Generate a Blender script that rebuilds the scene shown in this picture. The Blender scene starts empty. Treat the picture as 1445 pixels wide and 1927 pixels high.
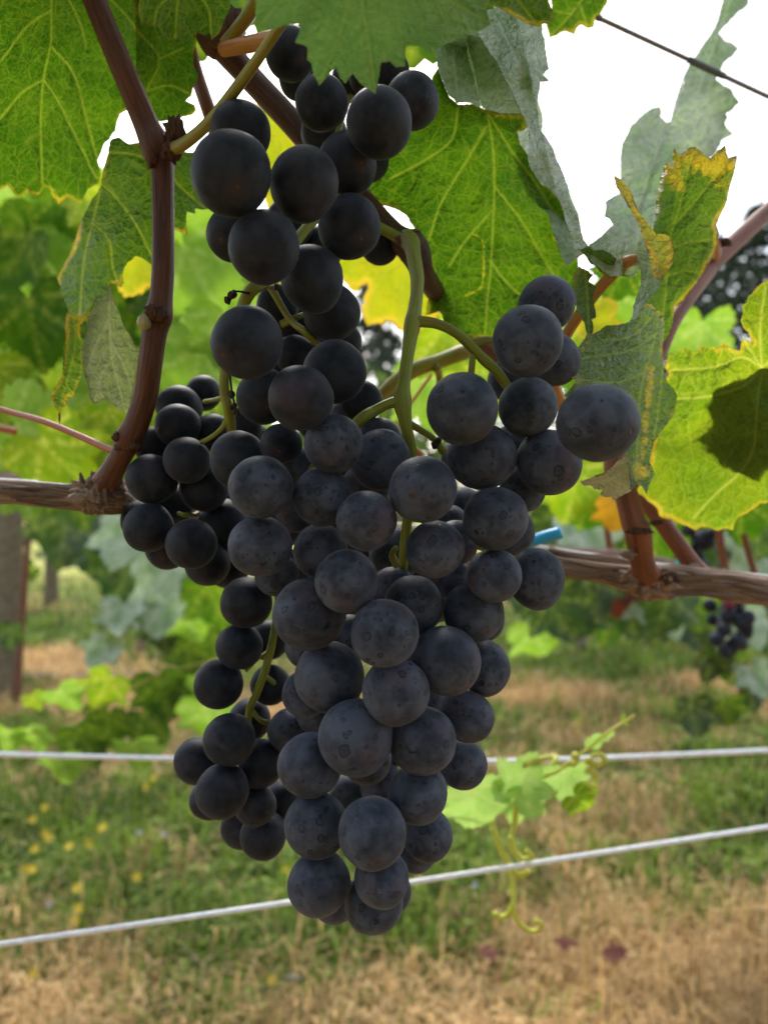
import bpy, math, random
import numpy as np
from mathutils import Vector, Matrix, noise as mnoise
from mathutils.geometry import delaunay_2d_cdt

random.seed(7)
RNG = np.random.default_rng(7)
SC = bpy.context.scene
COL = SC.collection
R = math.radians

# ------------------------------------------------------------------ camera
CAM_H = 0.95
PITCH = R(-0.9)
FPX = 1448.0                    # focal length in pixels of the 1445 x 1927 photograph
cam_d = bpy.data.cameras.new('camera')
cam_d.sensor_fit = 'HORIZONTAL'
cam_d.sensor_width = 36.0
cam_d.lens = 36.0 * FPX / 1445.0
cam_d.clip_start = 0.01
cam_d.clip_end = 2000
cam_d.dof.use_dof = True
cam_d.dof.focus_distance = 0.213
cam_d.dof.aperture_fstop = cam_d.lens / 2.3
cam = bpy.data.objects.new('camera', cam_d)
COL.objects.link(cam)
cam.location = (0, 0, CAM_H)
cam.rotation_euler = (math.pi / 2 + PITCH, 0, 0)
SC.camera = cam

# ------------------------------------------------------------------ sky, sun, exposure
SUN_EL, SUN_AZ = R(46), R(-8)          # azimuth from +Y, negative = left
w = bpy.data.worlds.new('World')
SC.world = w
w.use_nodes = True
wn, wl = w.node_tree.nodes, w.node_tree.links
wn.clear()
sky = wn.new('ShaderNodeTexSky')
sky.sky_type = 'NISHITA'
sky.sun_disc = False
sky.sun_elevation = SUN_EL
sky.sun_rotation = SUN_AZ
sky.dust_density = 3.5
sky.air_density = 1.2
mixw = wn.new('ShaderNodeMix'); mixw.data_type = 'RGBA'
mixw.inputs[0].default_value = 0.30
mixw.inputs[7].default_value = (10.6, 11.0, 11.6, 1)      # the even white cloud layer
wl.new(sky.outputs[0], mixw.inputs[6])
bgn = wn.new('ShaderNodeBackground')
bgn.inputs[1].default_value = 0.15
wl.new(mixw.outputs[2], bgn.inputs[0])
wo = wn.new('ShaderNodeOutputWorld')
wl.new(bgn.outputs[0], wo.inputs[0])

sun_d = bpy.data.lights.new('sun', 'SUN')
sun_d.energy = 1.5
sun_d.angle = R(14)
sun_d.color = (1.0, 0.97, 0.93)
sun = bpy.data.objects.new('sun', sun_d)
COL.objects.link(sun)
sdir = Vector((math.sin(SUN_AZ) * math.cos(SUN_EL), math.cos(SUN_AZ) * math.cos(SUN_EL), math.sin(SUN_EL)))
sun.rotation_euler = sdir.to_track_quat('Z', 'Y').to_euler()
sun.location = (0, 3, 6)

SC.view_settings.view_transform = 'Standard'
SC.view_settings.look = 'None'
SC.view_settings.exposure = 0.85
SC.view_settings.gamma = 1.0
SC.cycles.use_denoising = True
SC.cycles.use_adaptive_sampling = True
SC.cycles.adaptive_threshold = 0.02
SC.cycles.max_bounces = 6
SC.cycles.diffuse_bounces = 3
SC.cycles.glossy_bounces = 2
SC.cycles.transmission_bounces = 4
SC.cycles.transparent_max_bounces = 6
SC.cycles.caustics_reflective = False
SC.cycles.caustics_refractive = False

# ------------------------------------------------------------------ helpers
CF = Vector((0, math.cos(PITCH), math.sin(PITCH)))
CU = Vector((0, -math.sin(PITCH), math.cos(PITCH)))
CR = Vector((1, 0, 0))
CO = Vector((0, 0, CAM_H))
_cf, _cu, _cr, _co = map(np.array, (CF, CU, CR, CO))

def P(x, y, d):
    return CO + d * (CF + (x - 722.5) / FPX * CR - (y - 963.5) / FPX * CU)

def PN(x, y, d):
    x, y, d = np.asarray(x, float), np.asarray(y, float), np.asarray(d, float)
    return _co + d[:, None] * (_cf + ((x - 722.5) / FPX)[:, None] * _cr - ((y - 963.5) / FPX)[:, None] * _cu)

def empty(name, loc, label, cat, group=None):
    o = bpy.data.objects.new(name, None)
    o.empty_display_size = 0.05
    COL.objects.link(o)
    o.location = loc
    o['label'] = label; o['category'] = cat
    if group: o['group'] = group
    return o

def make_mesh(name, verts, faces, mat, attrs=None, smooth=True):
    me = bpy.data.meshes.new(name)
    v = np.asarray(verts, dtype=np.float32)
    if isinstance(faces, np.ndarray):
        n = faces.shape[1]
        me.vertices.add(len(v)); me.vertices.foreach_set('co', v.ravel())
        me.loops.add(faces.size); me.loops.foreach_set('vertex_index', faces.astype(np.int32).ravel())
        me.polygons.add(len(faces))
        me.polygons.foreach_set('loop_start', np.arange(0, faces.size, n, dtype=np.int32))
        me.update(calc_edges=True)
    else:
        me.from_pydata(v.tolist(), [], faces)
    if smooth:
        me.polygons.foreach_set('use_smooth', np.ones(len(me.polygons), dtype=bool))
    for k, a in (attrs or {}).items():
        a = np.asarray(a, dtype=np.float32)
        if a.ndim == 1:
            at = me.attributes.new(k, 'FLOAT', 'POINT'); at.data.foreach_set('value', a)
        else:
            at = me.attributes.new(k, 'FLOAT_VECTOR', 'POINT'); at.data.foreach_set('vector', a.ravel())
    me.update()
    if mat: me.materials.append(mat)
    return me

def link(name, me, parent=None, loc=None):
    o = bpy.data.objects.new(name, me)
    COL.objects.link(o)
    if parent is not None:
        o.parent = parent
        # geometry is written in world space: shift it back by the parent's own place
        p = parent; off = Vector((0, 0, 0))
        while p is not None:
            off += p.location; p = p.parent
        o.location = (Vector(loc) if loc is not None else Vector((0, 0, 0))) - off
    elif loc is not None:
        o.location = loc
    return o

def catmull(pts, n_per):
    pts = [np.asarray(p, float) for p in pts]
    if len(pts) < 3:
        out = [pts[0] + (pts[1] - pts[0]) * t for t in np.linspace(0, 1, n_per + 1)]
        return np.array(out)
    e = [2 * pts[0] - pts[1]] + pts + [2 * pts[-1] - pts[-2]]
    out = []
    for i in range(1, len(e) - 2):
        p0, p1, p2, p3 = e[i - 1], e[i], e[i + 1], e[i + 2]
        for t in np.linspace(0, 1, n_per, endpoint=False):
            out.append(0.5 * ((2 * p1) + (-p0 + p2) * t + (2 * p0 - 5 * p1 + 4 * p2 - p3) * t * t + (-p0 + 3 * p1 - 3 * p2 + p3) * t ** 3))
    out.append(pts[-1])
    return np.array(out)

def tube_data(pts, radii, seg=10, per=6, disp=None, cap=True):
    """pts: 3-D control points with a radius each; returns verts, quad faces (list), uv"""
    data = [np.append(np.asarray(p, float), r) for p, r in zip(pts, radii)]
    c = catmull(data, per)
    path, rad = c[:, :3], np.maximum(c[:, 3], 1e-5)
    n = len(path)
    tang = np.gradient(path, axis=0)
    tang /= np.linalg.norm(tang, axis=1)[:, None] + 1e-12
    ref = np.array([0, 0, 1.0]) if abs(tang[0][2]) < 0.9 else np.array([0, 1.0, 0])
    nrm = np.cross(tang[0], ref); nrm /= np.linalg.norm(nrm)
    length = np.concatenate([[0], np.cumsum(np.linalg.norm(np.diff(path, axis=0), axis=1))])
    V, UV = [], []
    ang = np.linspace(0, 2 * math.pi, seg, endpoint=False)
    for i in range(n):
        nrm = nrm - tang[i] * np.dot(nrm, tang[i]); nrm /= np.linalg.norm(nrm) + 1e-12
        b = np.cross(tang[i], nrm)
        rr = np.full(seg, rad[i])
        if disp is not None:
            rr = rr * np.array([1 + disp(a, length[i]) for a in ang])
        V.append(path[i] + (np.cos(ang) * rr)[:, None] * nrm + (np.sin(ang) * rr)[:, None] * b)
        UV.append(np.stack([np.cos(ang), np.sin(ang), np.full(seg, length[i] * 100)], 1))
    V = np.concatenate(V); UV = np.concatenate(UV)
    F = []
    for i in range(n - 1):
        for j in range(seg):
            k = (j + 1) % seg
            F.append((i * seg + j, i * seg + k, (i + 1) * seg + k, (i + 1) * seg + j))
    if cap:
        F.append(tuple(range(seg))[::-1]); F.append(tuple((n - 1) * seg + j for j in range(seg)))
    return V, F, UV

def join_data(parts):
    V, F, U = [], [], []
    off = 0
    for v, f, u in parts:
        V.append(v); U.append(u)
        F += [tuple(i + off for i in q) for q in f]
        off += len(v)
    return np.concatenate(V), F, np.concatenate(U)

def tube(name, pts, radii, mat, parent=None, seg=10, per=6, disp=None, label=None):
    v, f, u = tube_data(pts, radii, seg, per, disp)
    o = link(name, make_mesh(name, v, f, mat, {'tuv': u}), parent)
    if label: o['label'] = label
    return o

def pxtube(name, px, mat, parent=None, seg=10, per=6, disp=None, label=None):
    """px: list of (x, y, depth, width in px)"""
    return tube(name, [P(x, y, d) for x, y, d, _ in px], [wd * 0.5 * d / FPX for _, _, d, wd in px], mat, parent, seg, per, disp, label)

# 2-D value noise (numpy)
_lat = RNG.random((256, 256))
def vnoise(x, y):
    x = np.asarray(x, float); y = np.asarray(y, float)
    xi, yi = np.floor(x).astype(int), np.floor(y).astype(int)
    fx, fy = x - xi, y - yi
    fx = fx * fx * (3 - 2 * fx); fy = fy * fy * (3 - 2 * fy)
    a = _lat[xi % 256, yi % 256]; b = _lat[(xi + 1) % 256, yi % 256]
    c = _lat[xi % 256, (yi + 1) % 256]; d = _lat[(xi + 1) % 256, (yi + 1) % 256]
    return (a * (1 - fx) + b * fx) * (1 - fy) + (c * (1 - fx) + d * fx) * fy
def fbm(x, y, o=4):
    s = 0; a = 0.5; t = 0
    for i in range(o):
        s = s + a * vnoise(x * 2 ** i + 17 * i, y * 2 ** i + 31 * i); t += a; a *= 0.5
    return s / t

# ------------------------------------------------------------------ materials
class NT:
    def __init__(self, name):
        self.m = bpy.data.materials.new(name); self.m.use_nodes = True
        self.n = self.m.node_tree.nodes; self.l = self.m.node_tree.links
        self.n.clear()
        self.out = self.n.new('ShaderNodeOutputMaterial')
    def node(self, t, **kw):
        nd = self.n.new('ShaderNode' + t)
        for k, v in kw.items(): setattr(nd, k, v)
        return nd
    def put(self, nd, i, v):
        if hasattr(v, 'node'): self.l.new(v, nd.inputs[i])
        else: nd.inputs[i].default_value = v
    def math(self, op, a, b=None, c=None, clamp=False):
        nd = self.node('Math', operation=op); nd.use_clamp = clamp
        self.put(nd, 0, a)
        if b is not None: self.put(nd, 1, b)
        if c is not None: self.put(nd, 2, c)
        return nd.outputs[0]
    def mix(self, f, a, b, mode='MIX'):
        nd = self.node('Mix'); nd.data_type = 'RGBA'; nd.blend_type = mode
        self.put(nd, 0, f)
        self.put(nd, 6, a if hasattr(a, 'node') else (*a, 1)); self.put(nd, 7, b if hasattr(b, 'node') else (*b, 1))
        return nd.outputs[2]
    def ramp(self, v, lo, hi, a=0.0, b=1.0):
        nd = self.node('MapRange'); nd.interpolation_type = 'SMOOTHSTEP'; nd.clamp = True
        self.put(nd, 0, v); self.put(nd, 1, lo); self.put(nd, 2, hi); self.put(nd, 3, a); self.put(nd, 4, b)
        return nd.outputs[0]
    def attr(self, name, out='Vector'):
        nd = self.node('Attribute', attribute_name=name); return nd.outputs[out]
    def noise(self, vec, scale, detail=3, rough=0.5, dist=0.0, out='Fac'):
        nd = self.node('TexNoise'); 
        if vec is not None: self.put(nd, 'Vector', vec)
        self.put(nd, 'Scale', scale); self.put(nd, 'Detail', detail); self.put(nd, 'Roughness', rough); self.put(nd, 'Distortion', dist)
        return nd.outputs[out]
    def vor(self, vec, scale, feature='F1', out='Distance', rand=1.0):
        nd = self.node('TexVoronoi', feature=feature)
        self.put(nd, 'Vector', vec); self.put(nd, 'Scale', scale); self.put(nd, 'Randomness', rand)
        return nd.outputs[out]
    def vmath(self, op, a, b):
        nd = self.node('VectorMath', operation=op); self.put(nd, 0, a); self.put(nd, 1, b); return nd.outputs[0]
    def bump(self, h, strength, dist):
        nd = self.node('Bump'); self.put(nd, 'Height', h); self.put(nd, 'Strength', strength); self.put(nd, 'Distance', dist)
        return nd.outputs[0]
    def pbsdf(self, col, rough, normal=None, spec=0.5, sheen=0.0, sheen_tint=None, sheen_rough=0.5, metal=0.0):
        nd = self.node('BsdfPrincipled')
        self.put(nd, 'Base Color', col if hasattr(col, 'node') else (*col, 1)); self.put(nd, 'Roughness', rough)
        self.put(nd, 'Specular IOR Level', spec); self.put(nd, 'Metallic', metal)
        if sheen:
            self.put(nd, 'Sheen Weight', sheen); self.put(nd, 'Sheen Roughness', sheen_rough)
            if sheen_tint: self.put(nd, 'Sheen Tint', (*sheen_tint, 1))
        if normal is not None: self.put(nd, 'Normal', normal)
        return nd.outputs[0]
    def finish(self, sh):
        self.l.new(sh, self.out.inputs[0]); return self.m

def leaf_mat(name, refl, refl2, trans, trans2, rough=0.45, spec=0.5, yellow=0.0, yel_col=(0.75, 0.55, 0.03), spots=0.5, veinc=(0.45, 0.5, 0.12), tf=0.5, fine=1.0, vein_t=(0.36, 0.44, 0.03), bumpk=1.0, edge_w=0.25, simple=False):
    if simple: yellow, spots = min(yellow, 0.0) if 'yellow' not in name else yellow, spots * 0.4
    t = NT(name)
    uv = t.attr('luv'); vein = t.attr('vein', 'Fac'); edge = t.attr('edge', 'Fac')
    wob = t.noise(uv, 3.0, 2, out='Color')
    uvd = t.vmath('ADD', uv, t.vmath('MULTIPLY', wob, (0.18, 0.18, 0)))
    if not simple:
        c1 = t.vor(uvd, 3.6, 'DISTANCE_TO_EDGE')
        c2 = t.vor(uvd, 10.0, 'DISTANCE_TO_EDGE')
        l1 = t.ramp(c1, 0.0, 0.06, 1, 0)
        l2 = t.ramp(c2, 0.0, 0.13, 1, 0)
        v = t.math('MAXIMUM', vein, t.math('MAXIMUM', t.math('MULTIPLY', l1, 0.36 * fine), t.math('MULTIPLY', l2, 0.2 * fine)))
    else:
        v = vein
    n1 = t.noise(uv, 1.1, 3)
    n2 = t.noise(uv, 9.0, 3)
    nn = t.math('ADD', t.math('MULTIPLY', n1, 0.7), t.math('MULTIPLY', n2, 0.3))
    k = t.ramp(nn, 0.35, 0.65)
    rc = t.mix(k, refl, refl2); tc = t.mix(k, trans, trans2)
    # yellowing that creeps in from the margin and along patches
    ye = t.math('ADD', t.ramp(edge, 0.0, edge_w, 0.55, 0.0), t.math('MULTIPLY', n1, 1.0))
    ye = t.ramp(ye, 1.05 - yellow, 1.3 - yellow)
    if yellow <= 0: ye = t.math('MULTIPLY', ye, 0.0)
    ye = t.math('MAXIMUM', ye, t.ramp(t.math('ADD', t.attr('yel', 'Fac'), t.math('MULTIPLY', t.math('SUBTRACT', t.math('ADD', t.math('MULTIPLY', nn, 0.5), t.math('MULTIPLY', n2, 0.5)), 0.5), 1.8)), 0.35, 0.95))
    rc = t.mix(t.math('MULTIPLY', ye, 0.8), rc, tuple(0.45 * c for c in yel_col))
    tc = t.mix(ye, tc, yel_col)
    rc = t.mix(t.math('MULTIPLY', v, 0.65), rc, veinc)
    tc = t.mix(t.math('MULTIPLY', v, 0.62), tc, vein_t)
    # brown necrotic spots and dry margin
    sp = t.vor(uvd, 1.6, 'F1')
    spm = t.math('MULTIPLY', t.ramp(sp, 0.05, 0.085, 1, 0), t.ramp(t.noise(uv, 0.8, 1), 0.52, 0.6))
    spm = t.math('MULTIPLY', spm, spots)
    dry = t.math('MULTIPLY', t.ramp(edge, 0.0, 0.05, 1, 0), t.ramp(t.noise(uv, 2.2, 2), 0.5, 0.62))
    br = t.math('MAXIMUM', spm, t.math('MULTIPLY', dry, min(1.0, spots)))
    rc = t.mix(br, rc, (0.09, 0.035, 0.012)); tc = t.mix(br, tc, (0.10, 0.03, 0.008))
    if simple:
        p = t.pbsdf(rc, rough, None, spec)
        tr = t.node('BsdfTranslucent'); t.put(tr, 0, tc)
        mx = t.node('MixShader'); t.put(mx, 0, tf); t.l.new(p, mx.inputs[1]); t.l.new(tr.outputs[0], mx.inputs[2])
        return t.finish(mx.outputs[0])
    h = t.math('ADD', t.math('MULTIPLY', v, -0.6), t.math('ADD', t.math('MULTIPLY', t.ramp(c1, 0, 0.35), 0.8), t.math('MULTIPLY', t.ramp(c2, 0, 0.3), 0.35)))
    h = t.math('ADD', h, t.math('MULTIPLY', n2, 0.25))
    nrm = t.bump(h, 0.7 * bumpk, 0.001)
    p = t.pbsdf(rc, t.math('ADD', rough, t.math('MULTIPLY', n2, 0.12)), nrm, spec)
    tr = t.node('BsdfTranslucent'); t.put(tr, 0, tc); t.put(tr, 1, nrm)
    mx = t.node('MixShader'); t.put(mx, 0, tf); t.l.new(p, mx.inputs[1]); t.l.new(tr.outputs[0], mx.inputs[2])
    return t.finish(mx.outputs[0])

def leaf_kind(name, *a, **k):
    LM[name] = leaf_mat('leaf_' + name, *a, **k)
    LM[name + '_far'] = leaf_mat('leaf_' + name + '_far', *a, simple=True, **k)
LM = {}
leaf_kind('backlit', (0.04, 0.11, 0.012), (0.055, 0.14, 0.016), (0.034, 0.120, 0.002), (0.080, 0.190, 0.003), 0.6, 0.22, 0.10, yel_col=(0.5, 0.42, 0.02), spots=0.6, tf=0.55)
leaf_kind('green', (0.028, 0.075, 0.014), (0.042, 0.10, 0.017), (0.04, 0.12, 0.004), (0.075, 0.17, 0.006), 0.46, 0.4, 0.05, spots=0.5, tf=0.5)
leaf_kind('cool', (0.11, 0.19, 0.09), (0.16, 0.25, 0.12), (0.09, 0.25, 0.04), (0.14, 0.31, 0.055), 0.5, 0.4, 0.0, spots=0.3, tf=0.4, fine=0.5, vein_t=(0.15, 0.26, 0.05))
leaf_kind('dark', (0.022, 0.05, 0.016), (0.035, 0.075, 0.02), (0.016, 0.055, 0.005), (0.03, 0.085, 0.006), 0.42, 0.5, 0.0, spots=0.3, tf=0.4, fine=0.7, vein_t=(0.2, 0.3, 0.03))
leaf_kind('silver', (0.42, 0.48, 0.38), (0.13, 0.23, 0.09), (0.40, 0.52, 0.28), (0.18, 0.34, 0.07), 0.42, 0.7, 0.0, spots=0.3, veinc=(0.5, 0.56, 0.45), tf=0.42, vein_t=(0.5, 0.6, 0.3), bumpk=1.3)
leaf_kind('pale', (0.33, 0.37, 0.19), (0.42, 0.45, 0.26), (0.16, 0.25, 0.05), (0.22, 0.3, 0.07), 0.7, 0.2, 0.0, spots=0.6, veinc=(0.55, 0.55, 0.33), tf=0.35, vein_t=(0.5, 0.52, 0.2), bumpk=1.8, fine=1.5)
leaf_kind('mottled', (0.045, 0.10, 0.03), (0.09, 0.15, 0.05), (0.09, 0.22, 0.010), (0.18, 0.33, 0.02), 0.42, 0.5, 0.10, spots=1.0, tf=0.42, bumpk=1.4)
leaf_kind('yellow', (0.25, 0.23, 0.03), (0.4, 0.33, 0.04), (0.38, 0.46, 0.006), (0.52, 0.53, 0.008), 0.5, 0.3, 0.3, spots=0.8, veinc=(0.5, 0.45, 0.15), tf=0.5)
leaf_kind('lime', (0.11, 0.20, 0.02), (0.16, 0.25, 0.025), (0.18, 0.35, 0.005), (0.30, 0.42, 0.006), 0.5, 0.35, 0.15, spots=0.5, tf=0.56, vein_t=(0.85, 0.85, 0.12))
leaf_kind('tender', (0.26, 0.42, 0.10), (0.34, 0.50, 0.15), (0.34, 0.60, 0.10), (0.46, 0.68, 0.16), 0.5, 0.4, 0.0, spots=0.0, tf=0.5, vein_t=(0.6, 0.75, 0.25))
leaf_kind('young', (0.12, 0.25, 0.03), (0.20, 0.34, 0.06), (0.20, 0.42, 0.02), (0.32, 0.52, 0.035), 0.5, 0.4, 0.0, spots=0.0, tf=0.5, vein_t=(0.6, 0.75, 0.25))
leaf_kind('orange', (0.45, 0.2, 0.02), (0.5, 0.25, 0.03), (0.8, 0.36, 0.01), (0.85, 0.42, 0.02), 0.5, 0.3, 0.0, spots=0.5, tf=0.5, vein_t=(0.8, 0.5, 0.05))
leaf_kind('dry', (0.28, 0.25, 0.16), (0.33, 0.32, 0.2), (0.22, 0.22, 0.1), (0.25, 0.26, 0.12), 0.75, 0.2, 0.0, spots=0.8, veinc=(0.4, 0.38, 0.25), tf=0.3, vein_t=(0.35, 0.35, 0.2), bumpk=1.5)
leaf_kind('red', (0.10, 0.022, 0.014), (0.13, 0.035, 0.018), (0.12, 0.025, 0.015), (0.15, 0.035, 0.015), 0.55, 0.3, 0.0, spots=0.3, veinc=(0.2, 0.05, 0.03), tf=0.3, vein_t=(0.3, 0.06, 0.03))

def grape_mat(name, spots_amt, purple, shade_mul=1.0):  # last factor darkens the skin colour to stand in for shade
    t = NT(name)
    tc = t.node('TexCoord').outputs['Object']
    rnd = t.node('ObjectInfo').outputs['Random']
    off = t.node('CombineXYZ'); t.put(off, 0, t.math('MULTIPLY', rnd, 37.0)); t.put(off, 1, t.math('MULTIPLY', rnd, 91.0)); t.put(off, 2, t.math('MULTIPLY', rnd, 53.0))
    v = t.vmath('ADD', tc, off.outputs[0])
    n1 = t.noise(v, 1.3, 4, 0.55)
    n2 = t.noise(v, 5.0, 4, 0.6)
    bloom = t.math('ADD', t.math('MULTIPLY', n1, 0.8), t.math('MULTIPLY', n2, 0.2))
    col = t.mix(t.ramp(bloom, 0.32, 0.68), tuple(shade_mul * q for q in (0.023, 0.028, 0.044)), tuple(shade_mul * q for q in (0.076, 0.088, 0.128)))
    pk = t.math('MULTIPLY', t.ramp(t.noise(v, 0.9, 2), 0.5, 0.75), t.math('MULTIPLY', t.ramp(rnd, 0.3, 0.9), purple))
    col = t.mix(pk, col, (0.085, 0.062, 0.088))
    # rings left by dried water drops
    def rings(scale, seed, lo, hi, keep):
        vv = t.vmath('ADD', t.vmath('ADD', v, (seed, seed, seed)), t.vmath('MULTIPLY', t.noise(v, 3.5, 2, out='Color'), (0.22, 0.22, 0.22)))
        nd = t.node('TexVoronoi', feature='F1'); t.put(nd, 'Vector', vv); t.put(nd, 'Scale', scale)
        d = nd.outputs['Distance']; c = nd.outputs['Color']
        sep = t.node('SeparateColor'); t.l.new(c, sep.inputs[0])
        rr = t.math('ADD', t.math('MULTIPLY', sep.outputs[0], hi - lo), lo)
        q = t.math('SUBTRACT', d, rr)
        ring = t.ramp(t.math('ABSOLUTE', q), 0.015, 0.05, 1, 0)
        disc = t.ramp(q, -0.03, 0.0, 0.38, 0)
        kp = t.math('LESS_THAN', sep.outputs[1], keep)
        return t.math('MULTIPLY', t.math('MAXIMUM', ring, disc), kp)
    gate = t.ramp(t.math('ADD', t.noise(v, 0.8, 1), t.math('MULTIPLY', rnd, 0.25)), 0.36, 0.5, 0.25, 1)
    rg = t.math('MAXIMUM', rings(1.9, 3.1, 0.12, 0.30, 0.7), rings(3.8, 8.7, 0.14, 0.32, 0.55))
    rg = t.math('MULTIPLY', t.math('MULTIPLY', rg, gate), spots_amt)
    col = t.mix(t.math('MULTIPLY', rg, 0.85), col, (0.010, 0.011, 0.014))
    # rubbed patches where the bloom is gone
    rub = t.math('MULTIPLY', t.ramp(t.noise(v, 2.1, 4, 0.65, 0.6), 0.66, 0.73), t.ramp(t.noise(v, 11, 3, 0.6), 0.42, 0.56))
    rub = t.math('MULTIPLY', rub, 0.85)
    col = t.mix(rub, col, (0.011, 0.010, 0.013))
    smear = t.math('MULTIPLY', t.ramp(t.noise(v, 0.95, 2, 0.4, 0.4), 0.55, 0.60), 0.34)
    col = t.mix(smear, col, (0.022, 0.026, 0.036))
    # corky scars, dust specks, the stylar scar
    scar = t.math('MULTIPLY', t.ramp(t.noise(v, 3.3, 5, 0.7, 1.2), 0.735, 0.77), 0.9)
    col = t.mix(scar, col, (0.11, 0.055, 0.03))
    speck = t.ramp(t.vor(v, 13.0), 0.03, 0.075, 0.5, 0)
    col = t.mix(t.math('MULTIPLY', speck, t.ramp(t.noise(v, 6, 1), 0.5, 0.6)), col, (0.24, 0.24, 0.25))
    dist = t.node('VectorMath', operation='DISTANCE'); t.put(dist, 0, tc); t.put(dist, 1, (0, 0, -1.0))
    has = t.ramp(t.math('FRACT', t.math('MULTIPLY', rnd, 7.3)), 0.5, 0.6)
    sty = t.math('MULTIPLY', t.ramp(dist.outputs['Value'], 0.035, 0.085, 1, 0), has)
    halo = t.math('MULTIPLY', t.ramp(dist.outputs['Value'], 0.1, 0.42, 0.35, 0), has)
    col = t.mix(halo, col, (0.062, 0.04, 0.046)); col = t.mix(sty, col, (0.07, 0.036, 0.026))
    rough = t.math('SUBTRACT', 0.56, t.math('MULTIPLY', t.math('MAXIMUM', rub, t.math('MULTIPLY', rg, 0.4)), 0.28))
    h = t.math('ADD', t.math('MULTIPLY', n2, 0.3), t.math('ADD', t.math('MULTIPLY', rg, -0.25), t.math('MULTIPLY', sty, -1.0)))
    nrm = t.bump(h, 0.35, 0.0006)
    p = t.pbsdf(col, rough, nrm, t.math('ADD', 0.13, t.math('MULTIPLY', rub, 0.4)), sheen=0.07, sheen_tint=(0.72, 0.8, 1.0), sheen_rough=0.45)
    return t.finish(p)

GM_front = grape_mat('grape_skin_spotted', 1.0, 0.9)
GM_back = grape_mat('grape_skin_clean_shaded', 0.28, 0.4, 0.36)  # darker copy of the skin: canopy shade on the upper bunch put into colour

def wood_mat(name, c1, c2, c3, rough=0.6, fib=9.0, bumpk=0.6, spec=0.35, dots=0.5, dist=0.0006):
    t = NT(name)
    uv = t.attr('tuv')
    st = t.vmath('MULTIPLY', uv, (1, 1, 0.10))
    st2 = t.vmath('MULTIPLY', uv, (1, 1, 0.35))
    a = t.noise(st, fib, 4, 0.6, 0.3); b = t.noise(st2, 1.6, 3); c = t.noise(st, fib * 2.6, 3, 0.6)
    col = t.mix(t.ramp(a, 0.35, 0.65), c1, c2)
    col = t.mix(t.math('MULTIPLY', t.ramp(b, 0.45, 0.7), 0.8), col, c3)
    dk = t.math('MULTIPLY', t.ramp(c, 0.60, 0.72), 0.6)
    col = t.mix(dk, col, tuple(0.25 * x for x in c1))
    sp = t.math('MULTIPLY', t.ramp(t.vor(st2, 5.0), 0.06, 0.14, 1, 0), dots)
    col = t.mix(t.math('MULTIPLY', sp, 0.6), col, tuple(min(1, 1.8 * x + 0.03) for x in c2))
    h = t.math('ADD', a, t.math('MULTIPLY', c, 0.5))
    p = t.pbsdf(col, rough, t.bump(h, bumpk, dist), spec)
    return t.finish(p)

M_cane = wood_mat('cane_bark', (0.085, 0.025, 0.010), (0.135, 0.045, 0.018), (0.045, 0.014, 0.008), 0.5, 6.0, 0.9)
M_cane_dark = wood_mat('cane_bark_dark', (0.07, 0.025, 0.02), (0.11, 0.045, 0.03), (0.04, 0.016, 0.014), 0.55, 6.0)
M_cane_red = wood_mat('cane_bark_red', (0.16, 0.043, 0.016), (0.22, 0.068, 0.026), (0.10, 0.027, 0.012), 0.5, 5.0)
M_bark = wood_mat('old_bark', (0.20, 0.125, 0.09), (0.36, 0.26, 0.20), (0.13, 0.075, 0.055), 0.85, 5.0, 1.0, 0.15, 0.0, 0.0012)
M_scale = wood_mat('node_scale', (0.05, 0.022, 0.014), (0.12, 0.06, 0.035), (0.03, 0.014, 0.01), 0.8, 4.0, 1.0, 0.2)
M_stem = wood_mat('bunch_stem', (0.17, 0.21, 0.016), (0.25, 0.28, 0.028), (0.16, 0.12, 0.02), 0.5, 4.0, 0.4, 0.4, 0.25)
M_petiole = wood_mat('petiole_green', (0.20, 0.20, 0.02), (0.27, 0.26, 0.03), (0.22, 0.13, 0.03), 0.45, 4.0, 0.3)
M_pet_red = wood_mat('petiole_red', (0.32, 0.07, 0.035), (0.40, 0.11, 0.05), (0.36, 0.15, 0.06), 0.42, 4.0, 0.3)
M_pet_orange = wood_mat('petiole_orange', (0.48, 0.20, 0.07), (0.55, 0.27, 0.09), (0.42, 0.14, 0.06), 0.45, 4.0, 0.3)
M_tendril = wood_mat('tendril_green', (0.50, 0.54, 0.06), (0.6, 0.62, 0.08), (0.45, 0.42, 0.07), 0.45, 4.0, 0.2)
M_deadbit = wood_mat('dried_flower', (0.02, 0.012, 0.01), (0.05, 0.028, 0.02), (0.02, 0.01, 0.01), 0.8, 4.0)
M_post = wood_mat('weathered_post', (0.14, 0.11, 0.07), (0.19, 0.155, 0.10), (0.09, 0.07, 0.045), 0.85, 6.0, 0.6, 0.15, 0.0)
M_rust = wood_mat('rusty_steel', (0.13, 0.05, 0.03), (0.18, 0.075, 0.04), (0.08, 0.035, 0.025), 0.8, 3.0, 0.5, 0.3)
M_trunk = wood_mat('vine_trunk', (0.16, 0.12, 0.09), (0.24, 0.18, 0.13), (0.10, 0.08, 0.06), 0.9, 4.0, 1.0, 0.1, 0.0)

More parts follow.
